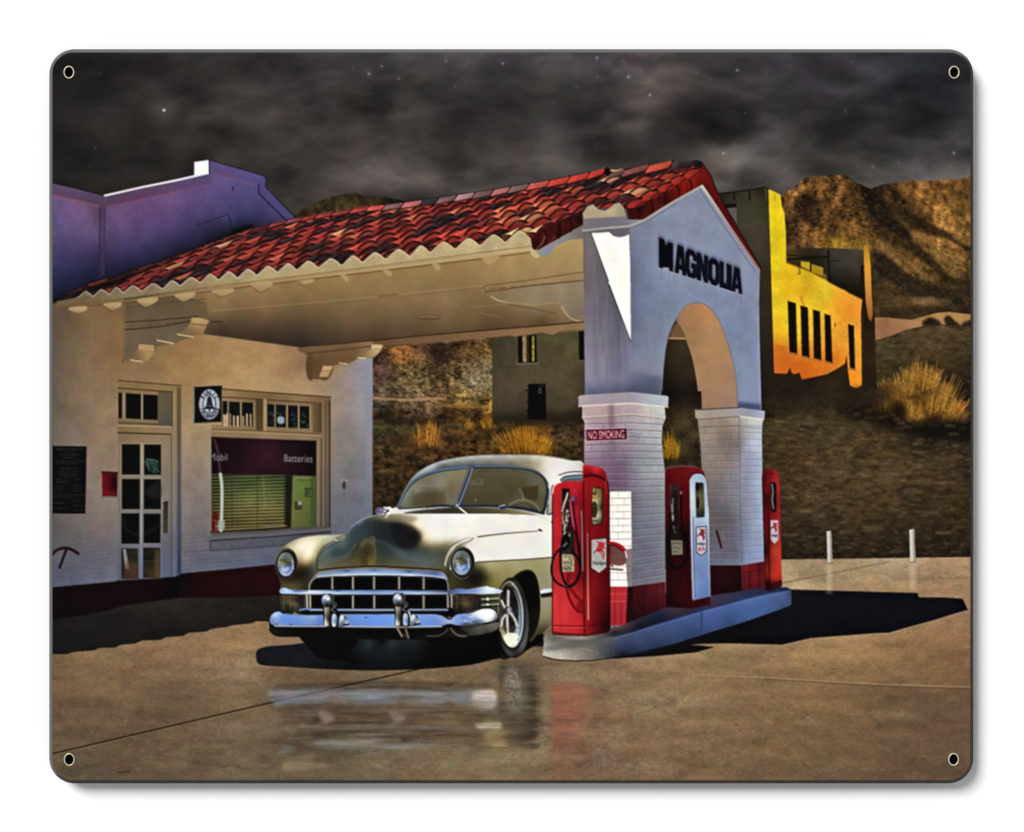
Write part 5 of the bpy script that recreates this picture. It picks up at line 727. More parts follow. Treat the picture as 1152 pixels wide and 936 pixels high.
st(ell(574.6, 691.6, 13.4, 35.6, -3, -75, 95), 1.6, (196, 198, 196), RIM, a=.75); st(ell(574.6, 691.6, 11.6, 33, -3, -70, 60), 1.1, (40, 40, 42), RIM, a=.6); st(ell(574.4, 691.6, 10.6, 31, -3, -60, 70), 1.3, (150, 164, 176), RIM, a=.5); st(ell(574.6, 691.6, 14.4, 37, -3, 150, 290), 1.3, (206, 196, 150), RIM, a=.55)
fill(S(p('567,716 572,712 580,713 584,716 578,724 574,726.4 569,722')), (240, 234, 214), RIM, a=.9, tex=N_GRAIN, amp=.05); st(S(p('586,672 588.6,690 587.6,706 583,720'), False), 1.4, (110, 150, 196), RIM, a=.5)
dabs(p('566,664 580,662 586,690 584,712 566,708'), 70, ((206, 206, 204), (18, 15, 15), (120, 118, 116), (60, 50, 40)), .9, .55, 62, 2.5, within=[RIM], soft=.7)
fill(p('556,700 566,698 566,712 560,716'), (14, 13, 12), WH, a=.0)
# chrome side strip, grille and lamps
STR = piece('chrome_strip', CAR, 'chrome strip along the door'); fill(p('608,664.4 612,662.6 621.4,662 621.4,666 612,667.6 608,668'), cs('610,665:214,220,226 620,664:206,212,218'), STR); fill(p('608,668 612,667.4 621.4,666 621.4,671 609,672.6'), (26, 26, 28), STR)
GR = piece('grille', CAR, 'egg-crate grille with chrome bars and black openings'); fill(S(p('345.6,668 347,658 351,651.4 358,648 380,646.6 421,645.4 460,646 490,647.6 500,650 504,655 505.6,668 511,684 512,694 345,693 344,678'), n=3), (5, 5, 6), GR)
st(S(p('347.6,665 348.2,658 351.4,652.4 357,648.6'), False), 1.8, (176, 170, 150), GR, a=.85); st(S(p('349.8,663 350.6,657 354,652'), False), 1, (40, 40, 40), GR)
st(S(p('498,648.6 502,652 503.8,657 504.4,664'), False), 1.6, (150, 156, 150), GR, a=.8)
for x, a, b in ((373.6, 649, 662.4), (397, 649, 662.6), (420.6, 649, 662.6), (448.8, 649, 662.6), (476.4, 649, 662.4), (397, 670, 684), (420.8, 670, 684), (476.4, 670, 684), (373.5, 670, 676)): st([(x, a), (x, b)], 2, (140, 126, 112), GR); st([(x+.7, a), (x+.7, b)], .8, (196, 184, 166), GR, a=.7)
TB = piece('grille_bar', CAR, 'broad chrome bar across the top of the grille'); fill(S(p('356.4,647.4 359,644.4 370,642 395,640.4 421,639.6 450,640.8 480,642.4 497,643.6 502,648 503,652.6 497,650.4 480,648.6 450,647.6 421,647.2 390,647.6 365,648.6 357,650'), n=3), cs('362,646:120,140,166 390,643:84,112,162 390,647:206,214,222 421,642:96,128,180 421,646.4:196,210,232 460,644:82,110,160 460,647:206,220,240 490,645:78,104,152 498,649:130,146,176 500,645:120,140,176'), TB); st(S(p('358,648.6 390,646.8 421,646.4 455,646.6 485,648 499,650'), False), 1.2, (212, 222, 238), TB, a=.75); st(S(p('358,650.2 390,648.6 421,648.2 455,648.4 497,651'), False), 1, (92, 80, 72), TB, a=.8)
MB = piece('grille_bar', CAR, 'chrome bar through the middle of the grille'); fill(p('314,665.6 316,661.6 321,661.2 326,663.4 346,664 421,664 503,664.4 506,664 515,662 526,663 545,659.6 556,661 566,664.6 562,667.6 545,668.8 526,668 512,668.4 503,668.4 421,668.6 346,668.4 330,668.4 316,668'), cs('317,664:150,176,214 322,664:176,200,234 335,666:130,158,206 346,666:196,206,222 380,665:78,108,162 380,668:206,218,240 421,666:98,132,188 470,665:80,110,162 470,668:196,214,240 505,666:70,84,116 518,665:96,124,180 535,664:130,150,196 548,663:214,220,230 558,665:196,204,216'), MB)
st('326,667.6 421,667.8 503,667.6', 1.1, (206, 220, 242), MB, a=.7); st('314,669 346,669.4 421,669.6 503,669.6', 1.1, (60, 52, 60), MB, a=.7); st('514,668.6 540,669.6 560,668.6', 1.4, (24, 24, 30), MB, a=.8); st('548,660 551,663 556,664', 1.6, (250, 250, 250), MB, a=.9); st('330,664.6 346,665', 1, (30, 34, 40), MB, a=.6)
LB = piece('grille_bar', CAR, 'thin chrome bar at the foot of the grille'); st('337,686 344,684.6 352,686 421,686.4 503,686', 2.4, cs('340,685:150,170,206 380,686:130,146,176 421,686:150,166,196 480,686:120,136,166'), LB); st('352,688 421,688.6 503,688', 1.6, (14, 20, 24), LB); st(S(p('337,687 341,684 346,685 350,687'), False), 2, (96, 120, 180), LB)
for (x0, x1, q) in ((314.6, 344.6, '314.8,669 344.6,669.4 345,684 338,685 332,688.6 315.6,687.4'), (509.6, 541, '509,669.4 541,670 541,684 530,687.6 514,690.4 509.6,686')):
    l = piece('signal_lamp', CAR, 'dark amber signal lamp behind chrome'); fill(p(q), [[x0+3, 675, 60, 54, 40], [x0+12, 674, 84, 66, 42], [x0+20, 676, 60, 40, 30], [x0+12, 684, 44, 40, 28], [x1-3, 680, 36, 36, 34], [x0+16, 680, 96, 84, 56]], l, tex=N_MED + .5*N_FINE, amp=.25)
    st([(x0+12, 671), (x0+12, 686)], .9, (120, 108, 80), l, a=.5); st([(x0+3, 679), (x0+20, 678.6)], .9, (120, 110, 80), l, a=.4); st([(x0+4.6, 670), (x0+4.6, 686)], 1, (110, 106, 92), l, a=.5)
for x, c in ((345.4, (206, 196, 170)), (348.8, (176, 160, 130)), (343, (60, 66, 76)), (503.6, (176, 150, 140)), (507.8, (150, 146, 136))): st([(x, 669.6), (x+.3, 683)], 1.9, c, GR)
fill(p('541,670 562,669 560,683 545,685 541,683'), cs('545,673:52,56,34 556,675:70,72,40 550,681:44,46,26'), SIDE); 
for y in (673.6, 680): st([(542, y+.6), (561, y-.4)], 1.3, (206, 206, 190), SIDE, a=.9); st([(542, y+2), (561, y+1)], 1.2, (40, 40, 24), SIDE, a=.8)
fill(ell(548.6, 674, 1.6, 1.6), (250, 250, 246), SIDE); fill(ell(548.6, 680, 1.3, 1.3), (250, 250, 246), SIDE)
# bumper
BU = piece('bumper', CAR, 'heavy chrome bumper reflecting blue sky'); fill(S(p('302.6,699 303,694.6 305.6,690.4 310,687.8 315,687.4 321,690 345,691.6 380,691 421,690.6 460,690.6 492,690.8 500,693 506,696 511,691.6 517,689.6 530,688.4 543,684 554,684.6 560,690 561.6,700 560,710.6 548,714.6 526,717 500,718.6 460,719.6 421,719.4 380,718.4 350,716.6 326,716.6 310,715.6 304,709'), n=3), (8, 8, 10), BU)
fill(S(p('303.4,699 304,694.6 306.4,691 310.4,688.6 315,688.2 321,691 345,692.4 380,691.8 421,691.4 460,691.4 492,691.8 499.4,694 506,697.4 512,692.6 517,690.8 530,689.6 543,685 554,685.6 559.4,691 559,697 548,700 530,702.4 515,703.6 506,701.6 497,703.8 460,704.4 421,704.4 380,703.8 330,703.4 308,703.2'), n=3), cs('305,697:110,140,190 310,692:170,194,230 318,695:96,140,214 315,701:116,146,200 335,697:104,144,212 360,697:96,134,206 352,694:140,168,214 395,698:100,142,216 421,697:104,148,222 450,698:108,150,226 480,697:104,144,218 495,700:110,140,200 506,699.6:150,164,206 515,696:116,150,216 525,696:120,150,206 535,692:206,214,226 545,690:240,240,242 553,690:236,236,236 540,698:130,150,184 550,697:206,208,210 557,696:96,104,112'), BU, tex=N_MED, amp=.04)
st(S(p('309,704 330,704.4 380,704.6 421,705.2 460,705.2 497,704.6'), False), 1.6, (206, 216, 226), BU, a=.85); st(S(p('321,690.6 345,692.2 380,691.6 421,691.2 460,691.2 492,691.6'), False), 1, (176, 202, 236), BU, a=.6)
fill(S(p('304,706 330,707 421,708 497,707 506,703 515,706 535,705 560,700 559,708 545,713 520,716 480,718 421,718 330,715 308,714')), cs('310,709:30,30,24 330,710:14,14,12 380,712:9,9,10 450,714:7,7,9 500,712:10,10,10 520,710:44,42,34 540,708:96,92,82 552,705:110,106,98 530,713:60,58,50 548,711:70,66,58 490,716:14,12,10'), BU, a=.92)
fill(p('497,704.6 503,701.6 507,703 513,703.6 521,709 528,713.4 515,712 508,706 503,710 495,715 482,715.6 490,713 500,708'), (12, 10, 8), BU, a=.8); st(S(p('480,715.4 492,715.4 500,712 504,707'), False), 1.6, (104, 92, 78), BU, a=.7); st(S(p('507,707 512,712.6 518,715.4 524,716'), False), 1.6, (130, 118, 100), BU, a=.75)
dabs(p('517,692 532,690 548,698 540,704 518,704'), 60, ((44, 60, 90), (226, 230, 236), (96, 122, 170), (30, 38, 50), (150, 176, 220)), 1.5, .45, 61, .8, within=[BU], soft=.9)
fill(S(p('536,690 545,686.6 553,688 557,694 549,698 540,696')), (244, 244, 244), BU, a=.8, feather=1.2)
fill(S(p('518,705 524,700 530,701 536,699 545,703 535,705')), (84, 82, 74), BU, a=.7, tex=N_MED, amp=.2)
for x in (310, 326): st([(x, 702.4), (x+2, 702.4)], 1.2, (40, 52, 86), BU, a=.8)
st('411,694.6 413,694.6', 1, (40, 60, 110), BU)
def overrider(ox, oy, tall, lab):
    o = piece('overrider', CAR, lab); T = lambda s: [(ox+x, oy+y) for x, y in p(s)]
    fill(T('-4,-8 6,-8 10,0 12,10 18,18 26,27 10,30 -3,29 -4,8'), (9, 9, 10), GR, a=.9)
    fill(T('-2.6,6 3,6 3.6,14 2.6,28 -2.6,29 -2.2,16'), [[ox-2, oy+10, 176, 166, 140], [ox+1, oy+14, 96, 92, 80], [ox-1, oy+24, 212, 206, 196], [ox+2.4, oy+22, 44, 44, 40]], o)
    fill(ell(ox, oy, 5.4, 7.4), [[ox-2, oy-4, 196, 212, 232], [ox-4, oy, 110, 132, 166], [ox+2, oy-5, 150, 156, 166], [ox, oy+5, 26, 28, 30], [ox+3.4, oy+1, 96, 96, 92], [ox-3, oy+5, 60, 64, 66]], o); fill(ell(ox+1.6, oy-2.6, 1.8, 1.8), (246, 248, 252), o)
    st(T('4,-6 8,-5 6.6,0 11,4 9,8'), 1.5, (110, 116, 116), o, a=.7); st(T('6,3 9,6 5,10 10,13'), 1.3, (150, 156, 152), o, a=.6)
    fill(S(T('6.6,16 9.6,14.6 11.6,19 11,27 7.4,29 5.8,24')), [[ox+7, oy+18, 196, 206, 214], [ox+10, oy+24, 96, 130, 176], [ox+8, oy+27, 214, 218, 220]], o); st(T('12,14 12.4,20 11.8,27'), 1.3, (20, 22, 26), o, a=.7)
    fill(S(T('15,18 17.6,16 20.6,22 19,26.6 13.6,28.6')), [[ox+16, oy+20, 206, 212, 214], [ox+18, oy+25, 90, 112, 140]], o); fill(S(T('20,17 22.4,18 24.6,24 21,26 19.6,22')), [[ox+21, oy+19, 70, 84, 110], [ox+23, oy+24, 170, 180, 190]], o); smooth(o, .5)
    if tall:
        st(T('-2,29 1,34 4.6,40.6'), 2, (150, 136, 108), o); st(T('8,28 9.6,35 12,42'), 2, (120, 108, 84), o); st(T('4.6,41 7,38 11,42.6'), 1.2, (96, 84, 64), o, a=.8); st(T('12,12 14,17 15,22'), 1.6, (206, 210, 214), o)
overrider(367.4, 676, False, 'chrome bumper guard with a ball top left of the grille centre'); overrider(447.6, 675.4, True, 'chrome bumper guard with a ball top right of the grille centre')
fill(S(p('480,719 530,717 548,714.4 560,710 562,716 540,726 500,728')), (4, 4, 5), UND)


# ---------------------------------------------------------------- the printed pump island and pumps
ISL = piece('printed_pump_island', 0, 'raised concrete island with a rounded near end')
fill(p('610.5,738 611.5,728 612,718 614,713.5 618,711.3 640,712 690,706 700,704 749,684 800,670 835,670 870,662 886,660.5 890,663 890.5,672 890,681 880,685.5 840,699 800,711 760,724 720,735 690,740 665,742.6 645,743 625,741.5'),
     cs('614,732:176,172,156 630,738:184,178,160 650,738:150,142,126 622,720:110,106,94 640,722:116,108,96 655,725:120,110,96 668,732:106,98,90 680,732:72,74,90 690,725:70,72,92 700,730:44,58,96 720,722:50,68,112 740,715:52,72,120 760,710:54,76,128 780,700:56,84,146 800,698:60,90,156 830,690:62,94,162 860,680:64,96,164 882,672:62,92,152 888,670:52,74,112 880,682:52,80,134 820,702:46,70,124 700,737:24,28,44 740,727:34,50,88 780,715:40,60,108'), ISL, tex=N_MED + .4*N_GRAIN, amp=.06)
fill(p('619,711 640,712.5 690,707 749,684 800,670 860,661 885,660.5 888,663.5 862,667.5 840,673 815,680 790,686.5 760,695.5 735,703 712,711 690,716 665,719.5 640,719.5 625,716'), cs('630,715:124,118,106 655,717:150,142,128 670,716:104,94,88 690,710:52,36,48 690,704:150,92,96 720,704:18,20,40 745,693:22,28,60 757,688:58,40,56 775,685:54,38,52 790,682:34,44,88 805,677:58,46,66 835,672:40,48,92 870,664:28,38,74'), ISL, a=.95)
fill(p('612,728 640,722 660,719.5 685,716 700,713.5 690,722 650,729 613,733'), (92, 88, 80), ISL, a=.5, feather=1)
st('690,716.5 712,711 735,703.5 760,696 790,687 815,680.5 840,673.5 862,668 889,663.5', 1.4, (30, 38, 80), ISL, a=.6)
st('690,718.5 735,705.5 790,689 840,675.5 888,665.5', 1.3, (92, 124, 190), ISL, a=.35)
st('789,687 789.5,709', 2.2, (34, 54, 104), ISL, a=.6); st('611,738.5 625,742 645,743.6 665,743.2 700,738.5 760,724.5 840,699.5 890,681.5', 1.4, (16, 14, 18), PAVE, a=.7)
for i in range(160):
    x = RNG.uniform(614, 690); y = RNG.uniform(728, 741); st([(x, y), (x+1, y)], .9, (206, 200, 184) if i % 2 else (96, 90, 80), ISL, a=.14, within=[ISL])

def horse(ox, oy, sxx, c, part):                 # small winged-horse emblem
    T = lambda s: [(ox + (x-676)*sxx, oy + (y-617)*sxx) for x, y in p(s)]
    fill(S(T('673.5,610.5 676,609.4 678.6,610.4 680.4,611.6 680,614 679,616.5 677.4,619.6 674.6,621.6 671.8,620.4 671,618 672.6,614'), n=4), c, part)
    st(T('672,609 674.5,611 677,610.5'), .9*sxx+.3, c, part); st(T('678.5,615 681,617'), 1.2, c, part); st(T('671.5,618.5 669.4,620 668.2,622.4'), 1, tuple(.5*v for v in c), part)
    st(T('676,621 677.6,624.5 678.6,629'), 1.3, c, part); st(T('678,619.5 680,623 679.4,626'), 1.1, tuple(.7*v for v in c), part); st(T('679.6,611 680.8,610'), .9, c, part); st(T('673.4,613.4 675.2,617'), .6, (226, 150, 150), part, a=.4)

# near pump
P1 = piece('printed_fuel_pump', 0, 'large bright red fuel pump nearest the viewer with looped black hose')
fill(p('621.3,713 621.5,600 622,556 623.5,547 627.5,544 636,541.6 645,541 655.5,541.4 655.6,524.4 660,523.2 667,524.2 673,525.2 678,527.6 681.4,532 683.6,540 685,552 685.4,600 686,709 684,711.5 660,715.3 640,714.6 623,713.6'),
     cs('624,560:196,26,32 628,590:204,30,34 624,620:196,28,34 628,670:212,44,46 640,690:214,44,48 650,600:120,6,22 650,560:150,10,24 645,546:196,26,30 652,580:140,8,20 630,705:206,40,42 650,705:200,34,38 652,670:186,26,32 657,650:110,6,14 664,560:150,8,18 670,545:150,10,20 682,570:128,8,18 664,600:142,6,18 682,620:108,4,14 668,650:126,6,16 682,650:96,3,12 668,680:120,5,14 682,690:58,2,8 665,700:130,8,16 682,704:36,1,6 676,660:112,5,14 658,620:110,4,14'), P1, tex=N_VERT + .5*N_FINE, amp=.05)
fill(p('656,524.4 660,523.2 667,524.2 673,525.2 678,527.6 681.4,532 682.5,536 680,538 672,533.5 662,532.6 656,534.6'), cs('660,526:190,20,28 670,528:206,40,44 678,532:150,14,22 664,531:150,10,20'), P1)
fill(S(p('656.5,535 662,533 672,534 680,538 681,542 672,537.5 662,536.6 656.5,538')), (46, 2, 10), P1, a=.8)
fill(S(p('658,541 664,536.5 673,537.5 679,541 680,548 670,541 660,543')), (150, 8, 20), P1, a=.6, feather=.8)
st('683.5,542 685.2,556 685.8,640 686.2,708', 1.6, (30, 2, 6), P1, a=.8); st('681,541 683,556', 1, (196, 60, 66), P1, a=.6)
st('656.4,542 656.8,640 657.4,712', 1.8, (58, 2, 8), P1, a=.8); st('621.6,556 621.4,712', 1.5, (54, 6, 10), P1, a=.8)
st('623,704 658,704.6', 1.2, (110, 10, 16), P1); st('623,705.4 658,706', 1, (232, 88, 80), P1, a=.6); st('658,704.6 686,700', 1, (46, 2, 8), P1, a=.7)
fill(p('621,710.5 640,712.5 660,713.4 684,709 684,712 660,716 640,715.4 622,714.4'), (70, 8, 12), P1, a=.7)
st('661,600 661.4,650 661.8,697', 1.4, cs('661,610:190,90,80 661,690:220,160,120'), P1, a=.9); st('663.4,592 663.6,640', .8, (50, 2, 8), P1, a=.7)
st('654.2,575 655,600 655.6,642', 1.5, (150, 120, 124), P1, a=.85); st('652.4,580 653.4,642', 1.3, (56, 4, 12), P1, a=.7)
BAY = piece('nozzle_bay', P1, 'dark recess holding the pump nozzle'); fill(p('632,549.6 641,549.4 641.4,575 646,600 647,625 631,626 630.6,612 632,600'), cs('636,553:26,10,10 638,565:50,30,28 634,590:60,24,24 640,610:34,22,20 634,622:50,40,32 644,622:40,34,28'), BAY, tex=N_FINE, amp=.25)
st('632,549.6 632,612', 1, (96, 70, 50), BAY, a=.7)
NOZ = piece('nozzle', P1, 'silver pump nozzle'); st('638.5,555 637,561 634.6,567 632.6,575', 1.8, (206, 190, 176), NOZ); st('634.5,574 633,582 634,592', 2, (150, 130, 110), NOZ, a=.9)
for a in ('637,580 634,588', '638,574 637,584 634,596', '636,590 635,600', '639,585 637,592', '634,601 637,598'): st(a, 1.3, (196, 186, 170), NOZ, a=.75)
for i in range(26): x, y = RNG.uniform(632, 640.5), RNG.uniform(572, 612); st([(x, y), (x+RNG.uniform(-1, 1), y+RNG.uniform(1, 4))], 1.2, (14, 9, 9) if i % 3 else (212, 204, 190), NOZ, a=.8)
st('631,577.5 635,577', 2.4, (110, 60, 30), NOZ); fill(S(p('632,606 638,601 641,606 640,614 634,620 631,614')), (10, 9, 10), NOZ); st('630,614.6 634,614.5 637.5,611', 1.4, (150, 146, 140), NOZ, a=.9)
BOOT = piece('hose_boot', P1, 'crimson hose boot'); fill(S(p('642.4,557 644,551.5 646.6,549.6 649,552 650.4,558 651,575 653,600 652,612 647,600 644,585 642.5,570')), cs('646,553:196,30,48 645,562:120,12,40 649,575:170,20,44 650,600:150,12,36'), BOOT); fill(p('642.6,558.4 646.6,558.4 646.6,563.6 642.6,563.4'), (96, 84, 120), BOOT); st('644.5,566 646,580 648.5,596 651,612', 2, (44, 4, 18), BOOT, a=.9); st('641,562 643.4,580 645,592', 1.2, (206, 130, 140), BOOT, a=.7)
CARD = piece('price_card', P1, 'small yellowish card with dark printing behind the hose'); fill(p('632.4,623.8 643,623.6 646,627 646.2,643 632.6,643.2'), cs('634,630:178,170,124 644,640:150,146,112 644,626:160,150,112'), CARD, tex=N_FINE, amp=.15)
text('THIS', '634,625 643,625 643,628.6 634,628.6', (48, 40, 34), CARD, a=.7); text('SALE', '634,630.4 644,630.4 644,634.4 634,634.6', (40, 34, 30), CARD, a=.85); text('GAS', '634,636 643,636 643,641 634,641', (36, 32, 30), CARD, a=.85)
st('637,660 640,672 645,682 650,687.5 657,689.5', 3.2, (112, 6, 14), P1, a=.9); st('641,661 646,668 651,674 656,678', 3.6, (120, 8, 16), P1, a=.85); fill(p('650,677 657,679 657,689 648,684'), (124, 8, 16), P1, a=.8, feather=.8)
HOSE = piece('fuel_hose', P1, 'black rubber hose hanging in a loop')
st(S(p('636.4,616.6 630,618 624.4,624 621,634 620.4,643 622.6,650.6 628,656.6 635,659.4 643,658 649.4,653 652.4,645 652,636 648.6,626 643,619'), False), 2.3, (18, 11, 13), HOSE); st(S(p('632.6,612 630.6,622 630.8,636 632.6,648 636.6,657 641,660 647,656 651,648'), False), 2.6, (16, 9, 11), HOSE); st(S(p('647.5,598 650.4,612 652.4,630 652.6,642 650,650'), False), 2.8, (26, 6, 12), HOSE)
fill(p('638,645 643,645 640,658 636,656'), (70, 8, 16), HOSE, a=.5); st('634,658.6 639,659.4', 1, (120, 112, 110), HOSE, a=.7)
WIN = piece('dial_window', P1, 'rounded glass dial window'); fill(S(p('666,549.5 669,548.4 675,548.4 677.8,549.6 678.3,556 678.3,584 677.6,589.6 674,590.6 668,590.8 665.6,590 665.2,570'), n=3), (26, 16, 14), WIN)
fill(S(p('666.6,550.6 670,549.6 675,549.8 677,551.4 677.2,570 676.8,587 673.6,589.2 667,589.4 666.4,580'), n=3), cs('668,555:150,128,76 671,565:172,162,112 674,555:110,112,60 676.5,570:50,52,36 673,580:176,170,136 668,586:150,140,104 676,586:70,74,62'), WIN); fill(ell(668.6, 573.4, 3.6, 9.4), (48, 28, 16), WIN, a=.92, within=[WIN]); st('666.8,555 669,556.4 670,553', 1.6, (40, 24, 16), WIN, a=.9); st('667,560 669,560', 1.2, (170, 40, 30), WIN); st('667,586 672,586', 2, (60, 52, 40), WIN, a=.7); st('666.6,570 671.6,569', .8, (110, 84, 52), WIN, a=.7)
SHI = piece('shield_badge', P1, 'white shield with a red winged horse'); shq = p('665.6,607.2 682.2,605.8 682,638 674,644.4 665.4,639')
fill([(a + (a-674)*.1, b + (b-625)*.055) for a, b in shq], (54, 4, 10), P1, a=.85); fill(shq, cs('668,612:172,164,164 680,612:178,172,170 674,632:168,168,168 674,641:186,178,176'), SHI, tex=N_FINE, amp=.05)
horse(676, 617, 1.0, (186, 44, 56), SHI); text('Mobilgas', '667,631.6 681.4,631 681.4,636.4 667,637', (58, 62, 66), SHI, offset=.02)
SP = piece('nozzle', P1, 'red nozzle spout reaching past the far side of the pump'); st(S(p('686,611.2 692,611.6 697,614.4 702.4,618.4'), False), 3.6, (184, 18, 30), SP); st('686,612.8 692,613.6 698,618 701,620', 1.2, (80, 4, 12), SP); st('690,609.6 697,611.8 702.6,615.6', 1, (226, 90, 90), SP, a=.5)
st('685,622 686,632 689,637', 2.2, (120, 10, 20), P1, a=.8)

# middle pump
P2 = piece('printed_fuel_pump', 0, 'dark red fuel pump with a white front between the brick piers')
fill(p('748,528 753,526.4 764,524.8 776,524.8 784,525.8 789,528 791.6,530.6 792.6,535 794.6,545 797,579 799,671 799.2,680 779,684.6 749.4,683'), cs('752,535:118,4,14 765,530:128,8,18 752,570:96,3,12 765,560:90,3,12 772,545:122,5,14 775,580:100,3,10 770,600:44,2,7 752,620:56,2,8 765,650:54,2,8 752,660:44,2,8 770,670:70,3,9 760,680:40,2,6 785,528:150,16,26 788,680:66,4,12 797,676:72,6,14'), P2, tex=N_VERT, amp=.07)
st('748,528 753,526 764,524.5 776,524.5 784,525.6', 1.6, (132, 96, 116), P2, a=.6)
WP = piece('front_panel', P2, 'white front panel of the middle pump'); fill(S(p('775.6,545 776.4,538 779,534.4 783,533 788,533 791.6,535 794,540 795,546'), False, 4) + p('797.2,579 798.8,671 778.8,675.6 776.6,600'), cs('780,538:168,184,206 790,536:160,178,204 778,560:196,204,214 793,560:170,182,206 779,590:164,172,188 794,585:172,186,210 780,620:120,140,170 795,620:128,148,186 788,640:112,134,176 782,660:116,142,186 795,660:100,130,184 788,590:150,166,190 788,668:96,124,176'), WP, tex=N_MED, amp=.04)
st('775.4,545 776.2,600 778.4,676', 1.2, (96, 20, 30), P2, a=.8); st('779.6,582 780.6,640 781.4,671', 1.1, (60, 76, 110), WP, a=.7); st('777.6,560 778.6,620 780,672', 1.3, (206, 210, 220), WP, a=.7); st('796.6,570 798,640 799,671', 1, (206, 212, 226), WP, a=.6)
st('776,538 779,533.6 783.4,531.8 789,532.2 791.6,534', 1.6, (60, 8, 30), P2, a=.8)
w = piece('dial_window', P2); fill(S(p('782.4,544 785,543 790,543 791.6,545 792.4,560 792.8,578 791.6,581.6 786,582.2 783.4,581 782.6,570'), n=3), cs('784,548:24,26,22 787,555:88,88,58 790,550:70,70,44 786,570:100,100,70 790,575:60,60,40 785,580:40,52,56'), w); fill(ell(784.8, 566, 2.2, 7), (36, 34, 22), w, within=[w]); fill(ell(784.4, 548, 1.8, 3.4), (8, 10, 10), w)
st('783,581.6 791.6,581.4', 1.3, (40, 56, 80), w, a=.8)
s2 = piece('shield_badge', P2, 'narrow white shield with a red winged horse'); q2 = p('783.6,593.6 794.4,592.6 794.6,620 789,624.6 783.8,621'); fill([(a + (a-789)*.16, b + (b-609)*.06) for a, b in q2], (30, 36, 56), WP, a=.85); fill(q2, (196, 186, 194), s2, tex=N_FINE, amp=.05)
horse(790, 600, .62, (140, 36, 44), s2); text('Mobilgas', '784.8,610.6 793.4,609.8 793.4,613.6 784.8,614.4', (44, 50, 78), s2, offset=.03); text('SPECIAL', '784.8,616 793.4,615 793.4,619.4 785,620.4', (170, 64, 54), s2, offset=.03)
b2 = piece('nozzle_bay', P2); fill(p('754,545.4 763.4,545 764,600 768,618 750,620 753,590'), cs('758,548:50,34,32 760,560:22,18,20 756,590:24,12,12 762,600:26,20,20 758,612:18,16,18'), b2, tex=N_FINE, amp=.2); st('754.4,546 754,568', 1.2, (92, 70, 62), b2, a=.7); st('763,546 763.6,575', 1.2, (70, 40, 36), b2, a=.8)
st('757,561 756.5,578 757,586', 1.8, (120, 116, 124), b2, a=.8); st('755.4,568 757,584', 1.4, (190, 186, 190), b2, a=.6)
for i in range(10): x, y = RNG.uniform(755, 762), RNG.uniform(565, 600); st([(x, y), (x+.6, y+2)], 1.2, (150, 146, 150) if i % 2 else (8, 6, 8), b2, a=.7)
fill(ell(766.2, 554.6, 1.2, 2), (156, 130, 150), P2, a=.9); st('766,557 766.6,580 769,610', 2.4, (12, 4, 10), P2, a=.9)
c2 = piece('price_card', P2); fill(p('754.8,607.6 767.6,608 768,623.6 756,624.4'), cs('758,612:120,110,90 765,620:136,126,102'), c2, tex=N_FINE, amp=.1); text('SALE', '756.6,615 766,615 766,617.6 757,617.8', (40, 34, 32), c2, a=.8); text('GAS', '757.6,619 764,619 764,622 757.8,622.2', (34, 28, 28), c2, a=.8); st('757,611 766,611', 1.2, (52, 44, 40), c2, a=.7)
h2 = piece('fuel_hose', P2); st(ell(761, 617, 13, 22, 0, -70, 250), 2.8, (10, 5, 8), h2, within=[P2, b2]); st(S(p('753,600 752,615 754,632 762,640'), False), 2, (12, 5, 8), h2, within=[P2, b2])

# far pump
P3 = piece('printed_fuel_pump', 0, 'narrow orange red fuel pump at the far end of the island')
fill(p('857,536 858.5,529.4 862,527.8 868,527.4 873,528.4 875.6,533 876.8,545 878.4,600 879.6,659.6 866,664.6 860.5,664'), cs('860,540:84,6,18 868,531:132,20,32 862,560:66,4,12 862,620:46,3,8 863,655:40,2,8 868,548:170,30,34 876,560:150,22,28 870,580:140,20,24 870,620:182,52,34 874,640:190,50,30 868,650:170,40,26 876,610:176,44,34 872,661:66,8,12'), P3, tex=N_VERT, amp=.06)
fill(p('866,656.6 879.6,652 879.8,659.8 866.4,664.8'), (58, 8, 14), P3, a=.8); st('864.4,545 864.8,600 866,664', 1.6, (40, 2, 8), P3, a=.7); st('860.5,534 865,532 870,533.5', 1.2, (60, 4, 14), P3, a=.8)
w = piece('dial_window', P3); fill(S(p('866.6,543.6 869,542.4 872.4,543 873.4,546 873.4,573 872,575.6 867.6,575.2 866.6,560'), n=3), (14, 10, 10), w); st('868.6,545 869.6,553 868.6,562 870,572', 1.6, (150, 150, 142), w, a=.8)
s3 = piece('shield_badge', P3); fill(p('867,585.4 875.4,585.2 875.8,607 871.4,611.8 867.4,607.6'), (186, 176, 184), s3); horse(871.6, 592, .5, (170, 40, 46), s3); text('Mobilgas', '867.8,601 875,600.6 875,604.4 868,605', (60, 62, 96), s3, offset=.03)
